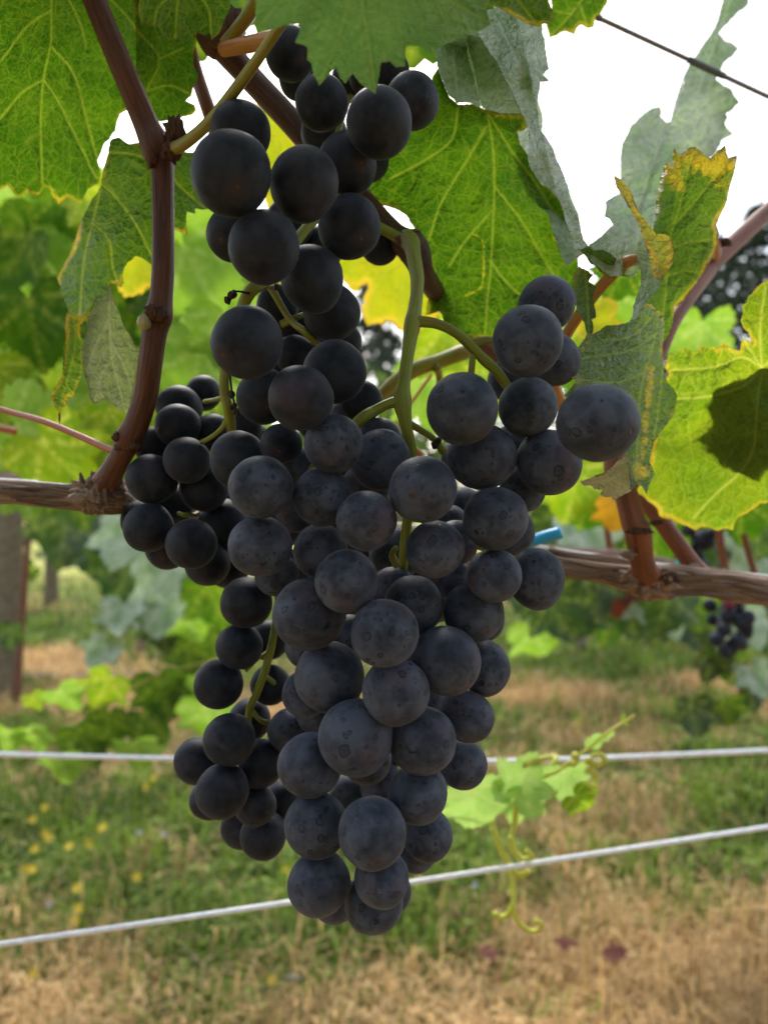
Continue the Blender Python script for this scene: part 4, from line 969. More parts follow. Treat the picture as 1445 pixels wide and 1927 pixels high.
# ------------------------------------------------------------------ canes, cordons
def cane_disp(k):
    return lambda a, l: 0.05 * mnoise.noise((math.cos(a) * 1.6 + k, math.sin(a) * 1.6, l * 25)) + 0.06 * mnoise.noise((math.cos(a) * 5 + k, math.sin(a) * 5, l * 9))
D0 = 0.240
CL = pxtube('cane', [(130, -120, 0.225, 44), (178, 0, 0.23, 44), (232, 130, 0.235, 45), (275, 232, D0, 48), (296, 278, D0, 62), (305, 310, D0, 46), (307, 400, D0, 42), (307, 500, D0, 42), (303, 560, D0, 44), (298, 592, D0, 54), (291, 625, D0, 47), (283, 680, D0, 46), (274, 745, D0 + .003, 45), (256, 800, D0 + .006, 47), (243, 826, D0 + .008, 54), (232, 850, D0 + .010, 42), (212, 885, D0 + .016, 44), (196, 915, D0 + .024, 54), (190, 938, D0 + .036, 64)],
       M_cane, VL, 20, 7, cane_disp(1), 'stout brown cane with swollen nodes')
CD = pxtube('cane', [(335, -80, 0.27, 40), (395, 68, 0.262, 50), (420, 90, 0.262, 50), (470, 145, 0.262, 46), (545, 225, 0.262, 46), (600, 290, 0.262, 44), (680, 375, 0.262, 44), (740, 440, 0.258, 46), (778, 470, 0.256, 60), (800, 520, 0.262, 40), (850, 585, 0.30, 34), (960, 690, 0.34, 30)],
       M_cane_dark, VL, 20, 7, cane_disp(3), 'dark brown cane that carries the long bunch')
pxtube('cane', [(345, 60, 0.30, 30), (370, 140, 0.30, 28), (392, 205, 0.30, 28), (420, 290, 0.31, 28)], M_cane_red, VL, 12, 6, cane_disp(5))
CRt = pxtube('cane', [(1640, 240, 0.44, 30), (1500, 350, 0.42, 30), (1420, 420, 0.40, 31), (1345, 490, 0.38, 33), (1325, 512, 0.375, 36), (1290, 565, 0.36, 30), (1262, 612, 0.35, 28), (1225, 700, 0.34, 30), (1180, 800, 0.33, 34), (1155, 868, 0.322, 40), (1178, 930, 0.318, 44), (1193, 985, 0.316, 46), (1200, 1000, 0.316, 50), (1207, 1050, 0.319, 44), (1216, 1082, 0.324, 50), (1222, 1104, 0.336, 60)],
       M_cane_red, VR, 18, 7, cane_disp(7), 'red brown cane rising from the right cordon')
CR2 = pxtube('cane', [(1175, 890, 0.36, 30), (1225, 955, 0.352, 34), (1265, 1010, 0.348, 33), (1302, 1062, 0.345, 36), (1318, 1085, 0.347, 46), (1325, 1100, 0.352, 50)], M_cane_red, VR, 16, 6, cane_disp(9))
# node scales, stubs, buds
def lump(name, x, y, d, rx, ry, mat, parent, seed, rough=0.35, label=None, nu=16, nv=10):
    rg = np.random.default_rng(seed); V, F, U = [], [], []
    c = P(x, y, d); k = d / FPX
    for i in range(nv + 1):
        th = math.pi * i / nv
        for j in range(nu):
            ph = 2 * math.pi * j / nu
            n_ = Vector((math.sin(th) * math.cos(ph), math.sin(th) * math.sin(ph), math.cos(th)))
            q = 1 + rough * mnoise.noise(n_ * 2.3 + Vector((seed, 0, 0))) + rough * 0.5 * mnoise.noise(n_ * 6 + Vector((seed, 3, 0)))
            V.append(c + Vector((n_.x * rx * k * q, n_.y * min(rx, ry) * k * q, n_.z * ry * k * q))); U.append((n_.x, n_.y, n_.z))
    for i in range(nv):
        for j in range(nu):
            F.append((i * nu + j, i * nu + (j + 1) % nu, (i + 1) * nu + (j + 1) % nu, (i + 1) * nu + j))
    o = link(name, make_mesh(name, np.array([tuple(v) for v in V]), F, mat, {'tuv': np.array(U)}), parent)
    if label: o['label'] = label
    return o
lump('node_scale', 330, 250, 0.236, 17, 30, M_scale, CL, 1, 0.6)
lump('node_scale', 322, 285, 0.234, 18, 17, M_scale, CL, 2, 0.6)
lump('node_scale', 286, 296, 0.236, 12, 16, M_cane, CL, 3, 0.5)
lump('node_scale', 292, 592, 0.2345, 24, 17, M_scale, CL, 4, 0.55)
lump('bud', 271, 606, 0.233, 13, 15, wood_mat('bud_green', (0.32, 0.27, 0.12), (0.40, 0.36, 0.17), (0.30, 0.2, 0.09), 0.4, 2.0, 0.2), CL, 5, 0.15, 'pale green swollen bud on the cane node')
lump('node_scale', 222, 822, 0.245, 10, 9, M_scale, CL, 6, 0.6)
lump('node_scale', 240, 842, 0.246, 26, 10, M_scale, CL, 7, 0.5)
lump('node_scale', 255, 838, 0.245, 12, 12, M_scale, CL, 8, 0.5)
lump('node_scale', 425, 62, 0.252, 34, 24, M_cane_dark, CD, 9, 0.5)
lump('node_scale', 440, 45, 0.25, 18, 30, M_scale, CD, 10, 0.4)
lump('node_scale', 772, 452, 0.246, 26, 20, M_cane_dark, CD, 11, 0.4)
lump('node_scale', 1203, 1000, 0.311, 26, 7, M_scale, CRt, 12, 0.5)
lump('node_scale', 1235, 983, 0.312, 12, 6, M_scale, CRt, 13, 0.5)
lump('node_scale', 1183, 1043, 0.312, 14, 9, M_bark, CRt, 14, 0.7)
lump('node_scale', 1300, 1072, 0.338, 22, 11, M_bark, CR2, 15, 0.7)
lump('bud', 1348, 470, 0.372, 8, 22, M_pet_orange, CRt, 16, 0.2)
lump('node_scale', 1362, 455, 0.372, 14, 8, M_scale, CRt, 17, 0.6)
# cordons of old, peeling wood
def bark_disp(k):
    return lambda a, l: 0.16 * mnoise.noise((math.cos(a) * 1.4 + k, math.sin(a) * 1.4, l * 14)) + 0.13 * mnoise.noise((math.cos(a) * 4.5 + k, math.sin(a) * 4.5, l * 11)) + 0.05 * mnoise.noise((math.cos(a) * 12, math.sin(a) * 12, l * 60))
KL = pxtube('cordon', [(-420, 930, 0.30, 60), (-200, 925, 0.29, 56), (0, 926, 0.276, 44), (70, 931, 0.274, 46), (130, 936, 0.272, 48), (165, 935, 0.270, 58), (195, 934, 0.268, 70), (220, 940, 0.272, 56), (245, 950, 0.28, 36), (300, 962, 0.30, 30), (420, 975, 0.32, 28)], M_bark, VL, 30, 12, bark_disp(2), 'peeling brown cordon on the left')
KR = pxtube('cordon', [(760, 1060, 0.36, 40), (900, 1062, 0.35, 44), (1000, 1062, 0.343, 40), (1060, 1068, 0.34, 36), (1130, 1078, 0.336, 38), (1180, 1088, 0.333, 48), (1222, 1096, 0.332, 64), (1270, 1090, 0.334, 52), (1330, 1096, 0.335, 50), (1385, 1105, 0.336, 56), (1445, 1112, 0.337, 54), (1600, 1125, 0.34, 62), (1900, 1140, 0.345, 66)], M_bark, VR, 30, 12, bark_disp(6), 'peeling grey brown cordon on the right')
pxtube('cordon', [(1030, 1040, 0.352, 22), (1080, 1052, 0.35, 22), (1130, 1055, 0.348, 20), (1180, 1062, 0.346, 18), (1230, 1075, 0.345, 16)], M_bark, VR, 16, 8, bark_disp(8))
lump('spur', 186, 930, 0.263, 40, 30, M_bark, KL, 41, 0.75, None, 40, 26)
lump('spur', 205, 908, 0.262, 22, 26, M_bark, KL, 42, 0.75, None, 30, 20)
lump('spur', 172, 945, 0.262, 24, 18, M_bark, KL, 43, 0.75, None, 30, 20)
lump('spur', 1222, 1100, 0.3265, 44, 25, M_bark, KR, 44, 0.75, None, 40, 26)
lump('spur', 1248, 1092, 0.325, 22, 18, M_scale, KR, 45, 0.8, None, 30, 20)
lump('spur', 1195, 1086, 0.325, 24, 16, M_bark, KR, 46, 0.8, None, 30, 20)
lump('spur', 1322, 1092, 0.335, 32, 16, M_bark, KR, 47, 0.8, None, 30, 20)
tube('trunk', [P(-420, 925, 0.30), P(-440, 1200, 0.30), P(-430, 1900, 0.30), Vector((-0.31, 0.30, 0.25)), Vector((-0.30, 0.32, -0.05))], [0.009, 0.012, 0.014, 0.015, 0.02], M_trunk, VL, 12)
tube('trunk', [P(1900, 1130, 0.345), P(1930, 1400, 0.345), P(1900, 2100, 0.345), Vector((0.33, 0.36, -0.05))], [0.009, 0.012, 0.014, 0.02], M_trunk, VR, 12)
# loose bark strips
def strip(parent, x0, y0, x1, y1, d, wpx, lift, seed):
    rg = np.random.default_rng(seed)
    n = 14; V, F, U = [], [], []
    nx_, ny_ = -(y1 - y0), (x1 - x0); L = math.hypot(nx_, ny_); nx_ /= L; ny_ /= L
    for i in range(n + 1):
        s = i / n
        x = x0 + (x1 - x0) * s; y = y0 + (y1 - y0) * s
        ww = wpx * 0.5 * (0.35 + math.sin(math.pi * (0.1 + 0.8 * s))) * (0.8 + 0.4 * rg.random())
        bow = 3 * math.sin(s * 5 + seed)
        dd = d - lift * (s ** 3) - 0.0006 * rg.random()
        for q in (-1, 0, 1):
            V.append(P(x + nx_ * (ww * q + bow), y + ny_ * (ww * q + bow), dd - (0.0006 if q == 0 else 0)))
            U.append((q * 0.7 + seed, q * 0.3, s * L * d / FPX * 100))
    for i in range(n):
        for q in range(2):
            a = i * 3 + q; F.append((a, a + 1, a + 4, a + 3))
    link('bark_strip', make_mesh('bark_strip', np.array([tuple(v) for v in V]), F, M_bark, {'tuv': np.array(U)}), parent)
for i, (x0, y0, x1, y1, d, wv) in enumerate([(5, 916, 150, 926, 0.2695, 7), (20, 934, 160, 940, 0.268, 6), (-10, 925, 90, 932, 0.268, 5), (60, 921, 175, 930, 0.266, 6), (30, 944, 150, 948, 0.268, 6), (150, 890, 178, 950, 0.2615, 8), (172, 905, 185, 960, 0.259, 9), (200, 900, 190, 955, 0.259, 8), (186, 895, 205, 950, 0.258, 6), (215, 925, 240, 950, 0.264, 7), (160, 915, 200, 945, 0.259, 8), (165, 945, 215, 955, 0.259, 7)]):
    strip(KL, x0, y0, x1, y1, d, wv, 0.002 if i in (0, 3) else 0.0003, i + 1)
for i, (x0, y0, x1, y1, d, wv) in enumerate([(1235, 1080, 1360, 1090, 0.3265, 8), (1240, 1100, 1380, 1106, 0.326, 7), (1250, 1114, 1400, 1124, 0.327, 8), (1330, 1085, 1445, 1100, 0.327, 7), (1360, 1100, 1470, 1118, 0.328, 8), (1060, 1060, 1170, 1072, 0.331, 6), (1050, 1075, 1160, 1090, 0.332, 6), (1130, 1082, 1205, 1105, 0.327, 7), (1200, 1085, 1240, 1112, 0.3235, 9), (1225, 1070, 1250, 1110, 0.3235, 8), (1040, 1050, 1100, 1055, 0.3455, 8), (1290, 1078, 1340, 1090, 0.327, 7), (1400, 1120, 1500, 1130, 0.328, 8)]):
    strip(KR, x0, y0, x1, y1, d, wv, 0.002 if i % 3 == 1 else 0.0005, i + 31)
# petioles
pxtube('petiole', [(316, 280, 0.238, 26), (335, 276, 0.231, 24), (362, 258, 0.224, 23), (400, 222, 0.215, 22), (460, 145, 0.20, 22), (520, 58, 0.182, 20), (560, -10, 0.17, 22), (600, -100, 0.165, 22)], M_petiole, VL, 12, 6, None, 'yellow green leaf stalk from the cane node')
pxtube('petiole', [(420, 92, 0.25, 26), (470, 82, 0.24, 30), (530, 68, 0.225, 30), (580, 55, 0.215, 26), (680, 20, 0.21, 24)], M_pet_orange, VL, 12)
pxtube('petiole', [(425, 85, 0.25, 30), (447, 55, 0.246, 26), (475, 15, 0.235, 26), (510, -60, 0.225, 24)], M_petiole, VL, 12)
pxtube('petiole', [(-120, 735, 0.30, 11), (0, 770, 0.29, 11), (80, 792, 0.275, 12), (160, 825, 0.262, 13), (205, 845, 0.254, 14), (238, 850, 0.249, 18)], M_pet_red, VL, 10, 6, None, 'red leaf stalk joining the cane at the lower node')
pxtube('petiole', [(-60, 795, 0.5, 13), (0, 806, 0.5, 13), (30, 812, 0.5, 13)], M_pet_red, VB, 8)
pxtube('petiole', [(1200, 486, 0.248, 15), (1185, 490, 0.25, 22), (1165, 502, 0.254, 24), (1120, 552, 0.262, 22), (1070, 622, 0.272, 22), (1040, 690, 0.28, 24), (1055, 760, 0.29, 24), (1120, 860, 0.31, 24)], M_pet_orange, VR, 12, 6, None, 'orange leaf stalk of the folded leaf')
# tendril tips of the folded right leaf stay out of focus; wires follow
def wire(name, px, mat, label, seg=8):
    v, f, u = tube_data([P(x, y, d) for x, y, d, _ in px], [wd * 0.5 * d / FPX for _, _, d, wd in px], seg, 8)
    o = link(name, make_mesh(name, v, f, mat, {'tuv': u})); o['label'] = label; o['category'] = 'wire'
    return o
wt = wire('trellis_wire', [(700, -163, 0.335, 10), (1055, 0, 0.36, 9.5), (1250, 90, 0.375, 9), (1445, 181, 0.39, 8.6), (1800, 345, 0.42, 8)], M_wire_top, 'thin steel trellis wire crossing the white sky at the top right')
for seg_ in ([(1000, -25, 0.356, 14), (1130, 34, 0.3655, 13)], [(1295, 111, 0.378, 13), (1363, 142.5, 0.3835, 12.5)]):
    pxtube('sleeve', seg_, M_sleeve, wt, 10)
wire('trellis_wire', [(-500, 1406, 0.62, 9.8), (0, 1420, 0.6, 10.2), (330, 1428, 0.58, 10.2), (620, 1434, 0.57, 10.7), (912, 1434, 0.56, 10.7), (1180, 1425, 0.56, 10.7), (1445, 1413, 0.56, 10.7), (2000, 1388, 0.56, 10.7)], M_wire, 'upper of the two pale wires behind the bunch')
wire('trellis_wire', [(-500, 1852, 0.36, 11.5), (0, 1778, 0.38, 11.1), (550, 1698, 0.42, 10.2), (775, 1661, 0.44, 10.2), (1445, 1557, 0.5, 9.8), (2000, 1472, 0.55, 9.8)], M_wire, 'lower sloping pale wire below the bunch tip')
wire('trellis_wire', [(-500, 882, 0.34, 8), (0, 904, 0.31, 9), (80, 911, 0.30, 9), (160, 917, 0.29, 8), (400, 935, 0.33, 8), (900, 1010, 0.36, 8), (1060, 1036, 0.37, 7), (1300, 1070, 0.38, 7), (1700, 1110, 0.4, 7)], M_wire, 'cordon wire running along the top of both cordons')
wire('trellis_wire', [(-600, 1262, 3.9, 3), (0, 1268, 4.0, 3), (722, 1272, 4.2, 3), (1445, 1272, 4.4, 3), (2100, 1270, 4.6, 3)], M_fwire, 'faint far wire low in the next row')
# ties
def tie(name, pts, mat, wpx, label, group=None):
    V, F = [], []
    pts = [P(*p[:3]) for p in pts]
    hgt = wpx
    for i, p in enumerate(pts):
        V += [p + Vector((0, -0.0004, hgt)), p + Vector((0, -0.0004, -hgt)), p + Vector((0, 0.0006, -hgt)), p + Vector((0, 0.0006, hgt))]
    for i in range(len(pts) - 1):
        for q in range(4):
            a = i * 4 + q; b = i * 4 + (q + 1) % 4
            F.append((a, b, b + 4, a + 4))
    F.append((0, 1, 2, 3)); F.append(tuple(len(V) - 4 + q for q in (3, 2, 1, 0)))
    o = link(name, make_mesh(name, np.array([tuple(v) for v in V]), F, mat, {'tuv': np.array([tuple(v * 20) for v in V])}, smooth=False))
    o['label'] = label; o['category'] = 'vine tie'
bt = tube_data([P(960, 1034, 0.350), P(1000, 1019, 0.346), P(1030, 1009, 0.343), P(1056, 1002, 0.341)], [0.0027] * 4, 12, 4)
bo = link('vine_tie', make_mesh('vine_tie', bt[0], bt[1], M_blue, {'tuv': bt[2]})); bo['label'] = 'bright blue plastic tube tie sticking out right of the bunch'; bo['category'] = 'vine tie'
tie('vine_tie', [(1270, 1066, 0.66, 0), (1280, 1060, 0.655, 0), (1292, 1064, 0.66, 0)], M_teal, 0.005, 'left teal tie on the blurred rear cordon')
tie('vine_tie', [(1355, 1084, 0.66, 0), (1364, 1080, 0.655, 0), (1375, 1085, 0.66, 0)], M_teal, 0.004, 'right teal tie on the blurred rear cordon')

# ------------------------------------------------------------------ young shoot with tendrils, lower right
VS = empty('vine_shoot', P(800, 1520, 0.46), 'bright light green young shoot with curling tendrils right of the bunch tip', 'vine shoot')
SD = 0.46
pxtube('stem', [(760, 1500, 0.45, 8), (850, 1500, SD + .006, 8), (925, 1525, SD + .006, 8), (985, 1482, SD + .006, 7), (1050, 1450, SD + .005, 7), (1105, 1410, SD, 6), (1125, 1395, SD, 5.5), (1150, 1375, SD, 6), (1195, 1345, SD, 3)], M_tendril, VS, 8)
place_leaf(VS, 'tender', 890, 1490, 0.45, 130, 8, -4, 10, 1, 0.06)
place_leaf(VS, 'tender', 968, 1500, 0.458, 120, 150, -4, 0, 2, 0.06)
place_leaf(VS, 'tender', 985, 1492, 0.462, 95, -10, -6, 10, 0, 0.06)
place_leaf(VS, 'tender', 1062, 1450, 0.465, 95, 5, -6, 0, 3, 0.06)
place_leaf(VS, 'lime', 1082, 1500, 0.462, 70, 50, -6, 0, 1, 0.06)
place_leaf(VS, 'tender', 1112, 1388, 0.462, 42, 30, 10, 0, 2, 0.07)
place_leaf(VS, 'tender', 1145, 1380, 0.464, 28, 10, 10, 30, 0, 0.07)
place_leaf(VS, 'lime', 1175, 1358, 0.466, 26, 130, 10, 30, 1, 0.07)
for pl in [[(928, 1560), (945, 1605), (962, 1635), (966, 1690), (965, 1710), (975, 1735), (995, 1752), (1012, 1752), (1020, 1740), (1010, 1733), (1004, 1740)],
           [(966, 1705), (955, 1722), (940, 1728), (932, 1720)], [(962, 1575), (966, 1600), (985, 1618), (1000, 1612), (990, 1600)], [(962, 1638), (980, 1648), (995, 1640)],
           [(985, 1440), (1005, 1432), (1040, 1425), (1046, 1432), (1040, 1440)], [(1078, 1440), (1085, 1430), (1084, 1420), (1078, 1424)], [(1105, 1430), (1125, 1440), (1138, 1430), (1128, 1420), (1112, 1424)], [(1105, 1445), (1122, 1460), (1118, 1478), (1105, 1475)],
           [(974, 1500), (968, 1550), (962, 1575)], [(925, 1530), (926, 1545), (928, 1560)]]:
    pxtube('tendril', [(x, y, SD + 0.004 * math.sin(i * 1.3), 12 - 0.55 * i) for i, (x, y) in enumerate(pl)], M_tendril, VS, 8, 6)

# ------------------------------------------------------------------ grapes
# x, y, rx, ry, smallest depth, bunch ('A' long upper and left, 'B' front), listed front to back
G = [
 (1124,795,78,73,.178,'B'),(435,327,73,80,.180,'A'),(572,347,63,70,.190,'A'),(713,231,60,66,.192,'A'),(497,465,66,70,.185,'A'),(466,645,68,68,.188,'A'),
 (869,769,68,68,.190,'B'),(992,642,65,68,.190,'B'),(566,749,63,60,.190,'A'),(796,921,65,63,.192,'B'),(628,835,56,56,.192,'B'),(690,980,57,57,.192,'B'),
 (491,917,61,59,.197,'B'),(652,1094,60,60,.196,'B'),(723,1192,63,66,.192,'B'),(745,1301,63,64,.194,'B'),(669,1387,69,75,.192,'B'),(701,1567,63,68,.197,'B'),
 (932,976,64,59,.200,'B'),(818,1034,58,53,.198,'B'),(929,1083,53,51,.203,'B'),(605,192,48,54,.206,'A'),(654,308,53,59,.204,'A'),(588,525,57,67,.202,'A'),(657,427,59,61,.205,'A'),
 (490,1028,61,58,.203,'B'),(607,935,57,57,.203,'B'),(582,1155,71,67,.200,'B'),(620,1274,68,67,.203,'B'),(839,1243,65,67,.202,'B'),(795,1394,60,67,.205,'B'),
 (584,1440,62,60,.207,'B'),(786,1495,60,52,.21,'B'),(595,1553,59,62,.206,'B'),(718,1654,56,49,.207,'B'),(601,1663,60,58,.208,'B'),
 (630,700,59,62,.207,'A'),(453,247,57,56,.21,'A'),(775,190,50,54,.21,'A'),(440,440,50,52,.215,'A'),(993,766,56,57,.205,'B'),(906,860,66,62,.206,'B'),(1033,870,61,64,.206,'B'),
 (449,866,53,57,.222,'A'),(717,866,58,58,.213,'B'),(1028,573,56,51,.218,'B'),(1041,677,47,54,.222,'B'),(1009,1090,52,59,.213,'B'),(778,1140,56,57,.214,'B'),(890,1152,62,52,.215,'B'),
 (913,1258,46,54,.222,'B'),(878,1348,57,43,.216,'B'),(872,1440,41,50,.226,'B'),(703,1700,57,54,.214,'B'),(804,1571,47,50,.222,'B'),(603,1037,52,52,.214,'B'),
 (624,587,54,54,.222,'A'),(497,746,52,54,.222,'A'),(529,835,40,38,.215,'A'),(547,100,48,48,.215,'A'),(727,138,44,44,.225,'A'),(697,138,42,42,.22,'A'),(661,150,38,38,.235,'A'),(564,149,39,38,.235,'A'),
 (522,575,40,40,.235,'A'),(680,755,40,40,.235,'A'),(638,644,43,43,.24,'A'),(556,668,38,38,.235,'A'),(530,700,40,40,.24,'A'),
 (983,920,43,45,.225,'B'),(958,1000,48,48,.225,'B'),(857,1022,43,43,.225,'B'),(847,1090,41,38,.222,'B'),(714,828,43,42,.235,'B'),(690,915,45,45,.235,'B'),(560,885,43,43,.235,'B'),(872,862,42,42,.235,'B'),
 (905,1165,45,45,.235,'B'),(580,1215,44,44,.235,'B'),(575,1306,45,45,.235,'B'),(602,1340,44,44,.235,'B'),(545,1375,42,42,.235,'B'),(690,1430,46,46,.235,'B'),(783,1600,41,41,.24,'B'),(630,1692,44,44,.235,'B'),(733,1680,41,41,.24,'B'),
 (740,1110,44,44,.24,'B'),(660,1200,44,44,.24,'B'),(800,1320,44,44,.24,'B'),(720,1480,44,44,.245,'B'),(660,1500,42,42,.25,'B'),(965,840,42,42,.24,'B'),(960,715,42,42,.24,'B'),(715,462,36,36,.26,'A'),(665,930,40,40,.25,'B'),(520,1080,42,42,.24,'B'),
 (545,420,46,46,.25,'A'),(600,470,44,44,.25,'A'),(555,605,44,44,.252,'A'),(592,660,44,44,.252,'A'),(515,645,42,42,.252,'A'),(660,790,42,42,.252,'B'),(600,790,42,42,.255,'B'),(740,850,42,42,.258,'B'),(610,250,44,44,.25,'A'),(690,300,42,42,.25,'A'),(548,1078,44,44,.25,'B'),(745,1045,50,50,.262,'B'),(700,1050,44,44,.262,'B'),(790,1085,44,44,.26,'B'),(840,990,42,42,.255,'B'),(640,1170,46,46,.262,'B'),(765,1210,46,46,.262,'B'),(530,990,42,42,.262,'B'),(650,880,42,42,.262,'B'),(765,905,44,44,.25,'B'),(640,1010,42,42,.25,'B'),(870,960,44,44,.25,'B'),(740,1030,40,40,.252,'B'),(560,960,42,42,.25,'B'),(820,1130,42,42,.25,'B'),(640,1330,42,42,.25,'B'),(740,1400,42,42,.25,'B'),
 (352,866,44,44,.245,'A'),(360,1023,48,48,.24,'A'),(286,902,49,46,.248,'A'),(280,993,48,46,.248,'A'),(335,800,44,40,.255,'A'),(290,840,40,35,.262,'A'),(337,767,45,41,.262,'A'),(401,814,36,36,.262,'A'),(383,740,34,34,.275,'A'),
 (385,918,48,44,.255,'A'),(268,980,40,40,.27,'A'),(315,1030,42,42,.265,'A'),(390,1060,44,42,.26,'A'),(428,1066,42,42,.268,'A'),(420,985,48,48,.262,'A'),(325,950,40,40,.27,'A'),(455,806,38,38,.255,'A'),(440,1035,44,44,.27,'A'),(432,945,44,44,.268,'A'),(475,830,36,36,.265,'A'),
 (432,1392,49,49,.24,'A'),(418,1489,50,51,.24,'A'),(464,1134,49,49,.235,'A'),(450,1217,45,43,.245,'A'),(412,1288,47,46,.245,'A'),(371,1432,43,44,.255,'A'),(491,1437,42,47,.252,'A'),(480,1516,41,38,.252,'A'),(496,1572,43,46,.258,'A'),
 (395,1505,40,36,.265,'A'),(455,1556,39,41,.268,'A'),(535,1505,38,38,.262,'A'),(470,1355,40,40,.265,'A'),(509,1289,38,38,.262,'A'),(505,1205,38,38,.265,'A'),
]
placed = []
for gi, (x, y, rx, ry, d, bn) in enumerate(G):
    rm = (rx + ry) / 2
    for it in range(120):
        c = P(x, y, d); r_ = rm * d / FPX
        if all((c - c2).length >= 0.945 * (r_ + r2) for c2, r2, *_ in placed): break
        d += 0.0008
    placed.append((c, r_, rx * d / FPX, ry * d / FPX, bn, d, x, y))

def grape_mesh(seed, mat):
    V, F = [], []
    nu, nv = 40, 26
    rg = np.random.default_rng(seed); a = rg.normal(0, 1, 8)
    for i in range(nv + 1):
        th = math.pi * i / nv
        for j in range(nu):
            ph = 2 * math.pi * j / nu
            n_ = Vector((math.sin(th) * math.cos(ph), math.sin(th) * math.sin(ph), math.cos(th)))
            q = 1 + 0.04 * mnoise.noise(n_ * 1.1 + Vector((seed, 0, 0))) + 0.007 * mnoise.noise(n_ * 3 + Vector((0, seed, 0)))
            q -= 0.05 * math.exp(-((n_.z - 1) / 0.03) ** 2) + 0.012 * math.exp(-((n_.z + 1) / 0.004) ** 2)
            V.append(tuple(n_ * q))
    for i in range(nv):
        for j in range(nu):
            F.append((i * nu + j, (i + 1) * nu + j, (i + 1) * nu + (j + 1) % nu, i * nu + (j + 1) % nu))
    return make_mesh('grape', np.array(V), F, mat)
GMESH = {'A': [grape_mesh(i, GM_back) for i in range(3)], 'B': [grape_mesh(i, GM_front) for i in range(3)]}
BA = empty('grape_bunch', P(775, 460, 0.25), 'long loose bunch of dark grapes from the top down the left side', 'grape bunch')
BB = empty('grape_bunch', P(778, 470, 0.245), 'front bunch of water spotted blue black grapes hanging from the green stem', 'grape bunch')
BUN = {'A': BA, 'B': BB}
GOBJ = []
rg = np.random.default_rng(5)
for gi, (c, r_, rx, ry, bn, d, x, y) in enumerate(placed):
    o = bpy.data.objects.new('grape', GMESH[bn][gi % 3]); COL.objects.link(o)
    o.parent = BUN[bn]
    # screen-aligned ellipse with a random turn of the skin about it; the stylar scar looks outward
    axis_x = {'A': 500, 'B': 750}[bn]
    out = Vector(((x - axis_x) / 260 + rg.normal(0, .5), -0.75 + rg.normal(0, .35), -0.35 + rg.normal(0, .45))).normalized()
    rot = (-out).to_track_quat('Z', 'Y').to_matrix().to_4x4() @ Matrix.Rotation(rg.random() * 6.28, 4, 'Z')
    GOBJ.append(o)
    o.matrix_local = Matrix.Translation(c - BUN[bn].location) @ Matrix.Diagonal((rx, (rx + ry) / 2, ry, 1)) @ rot

# stems: rachis, shoulders and a pedicel to each grape
def rachis(bunch, lines, key):
    parts = []; nodes = []
    for pl, seg in lines:
        data = tube_data([P(a, b, c) for a, b, c, _ in pl], [wd * 0.5 * c / FPX for _, _, c, wd in pl], seg, 6, lambda a, l: 0.10 * mnoise.noise((math.cos(a) * 1.3, math.sin(a) * 1.3, l * 110)) + 0.07 * mnoise.noise((math.cos(a) * 3, math.sin(a) * 3, l * 320)))
        parts.append(data)
        cc = catmull([np.array(P(a, b, c)) for a, b, c, _ in pl], 6); nodes.append(cc)
    o = link('stem', make_mesh('stem', *(lambda j: (j[0], j[1], M_stem, {'tuv': j[2]}))(join_data(parts))), bunch)
    nodes = np.concatenate(nodes)
    for gi, (c, r_, rx, ry, bn, d, x, y) in enumerate(placed):
        if bn != key: continue
        cv = np.array(c)
        i = np.argmin(np.linalg.norm(nodes - cv - np.array([0, 0.004, 0.006]), axis=1))
        n_ = Vector(nodes[i]); v = n_ - c
        if v.length > 0.026: continue
        if v.length < r_ * 1.02 or n_.y < c.y + 0.003: continue
        st = c + v.normalized() * r_ * 0.9
        mid = (st + n_) / 2 + Vector((0, 0.001, 0.001))
        parts_ = tube_data([st, st + (mid - st) * 0.4, mid, n_], [0.0013, 0.0008, 0.0007, 0.0009], 7, 4)
        pd = link('pedicel', make_mesh('pedicel', parts_[0], parts_[1], M_stem, {'tuv': parts_[2]}))
        pd.parent = GOBJ[gi]
        pd.matrix_parent_inverse = (Matrix.Translation(bunch.location) @ GOBJ[gi].matrix_local).inverted()
    return o
rachis(BB, [([(768, 448, .246, 38), (776, 470, .240, 30), (785, 525, .232, 26), (781, 580, .226, 26), (777, 608, .223, 32), (768, 660, .220, 25), (760, 720, .218, 25), (757, 752, .217, 36), (764, 800, .217, 24), (774, 860, .220, 22), (768, 960, .232, 20), (755, 1100, .242, 18), (745, 1250, .245, 17), (720, 1400, .243, 15), (695, 1530, .24, 13), (690, 1650, .236, 10)], 14),
            ([(784, 604, .223, 22), (820, 608, .223, 20), (856, 625, .224, 19), (890, 655, .226, 20), (915, 682, .228, 19), (940, 706, .23, 20), (985, 780, .236, 16), (1015, 860, .24, 12), (1000, 960, .245, 10)], 12),
            ([(882, 645, .226, 16), (910, 640, .228, 15), (935, 640, .231, 13), (990, 640, .24, 12)], 10),
            ([(890, 660, .227, 12), (888, 690, .226, 13), (884, 720, .226, 14)], 10),
            ([(757, 752, .217, 24), (730, 760, .217, 20), (705, 772, .217, 20), (678, 790, .216, 22), (640, 830, .222, 18), (570, 900, .232, 16), (520, 960, .236, 14)], 12),
            ([(766, 795, .219, 16), (790, 808, .220, 13), (815, 825, .221, 13), (835, 850, .224, 16)], 10),
            ([(768, 960, .232, 16), (850, 1010, .232, 13), (930, 1040, .236, 10)], 10),
            ([(745, 1062, .226, 16), (738, 1045, .216, 14), (745, 1030, .212, 10)], 8)], 'B')
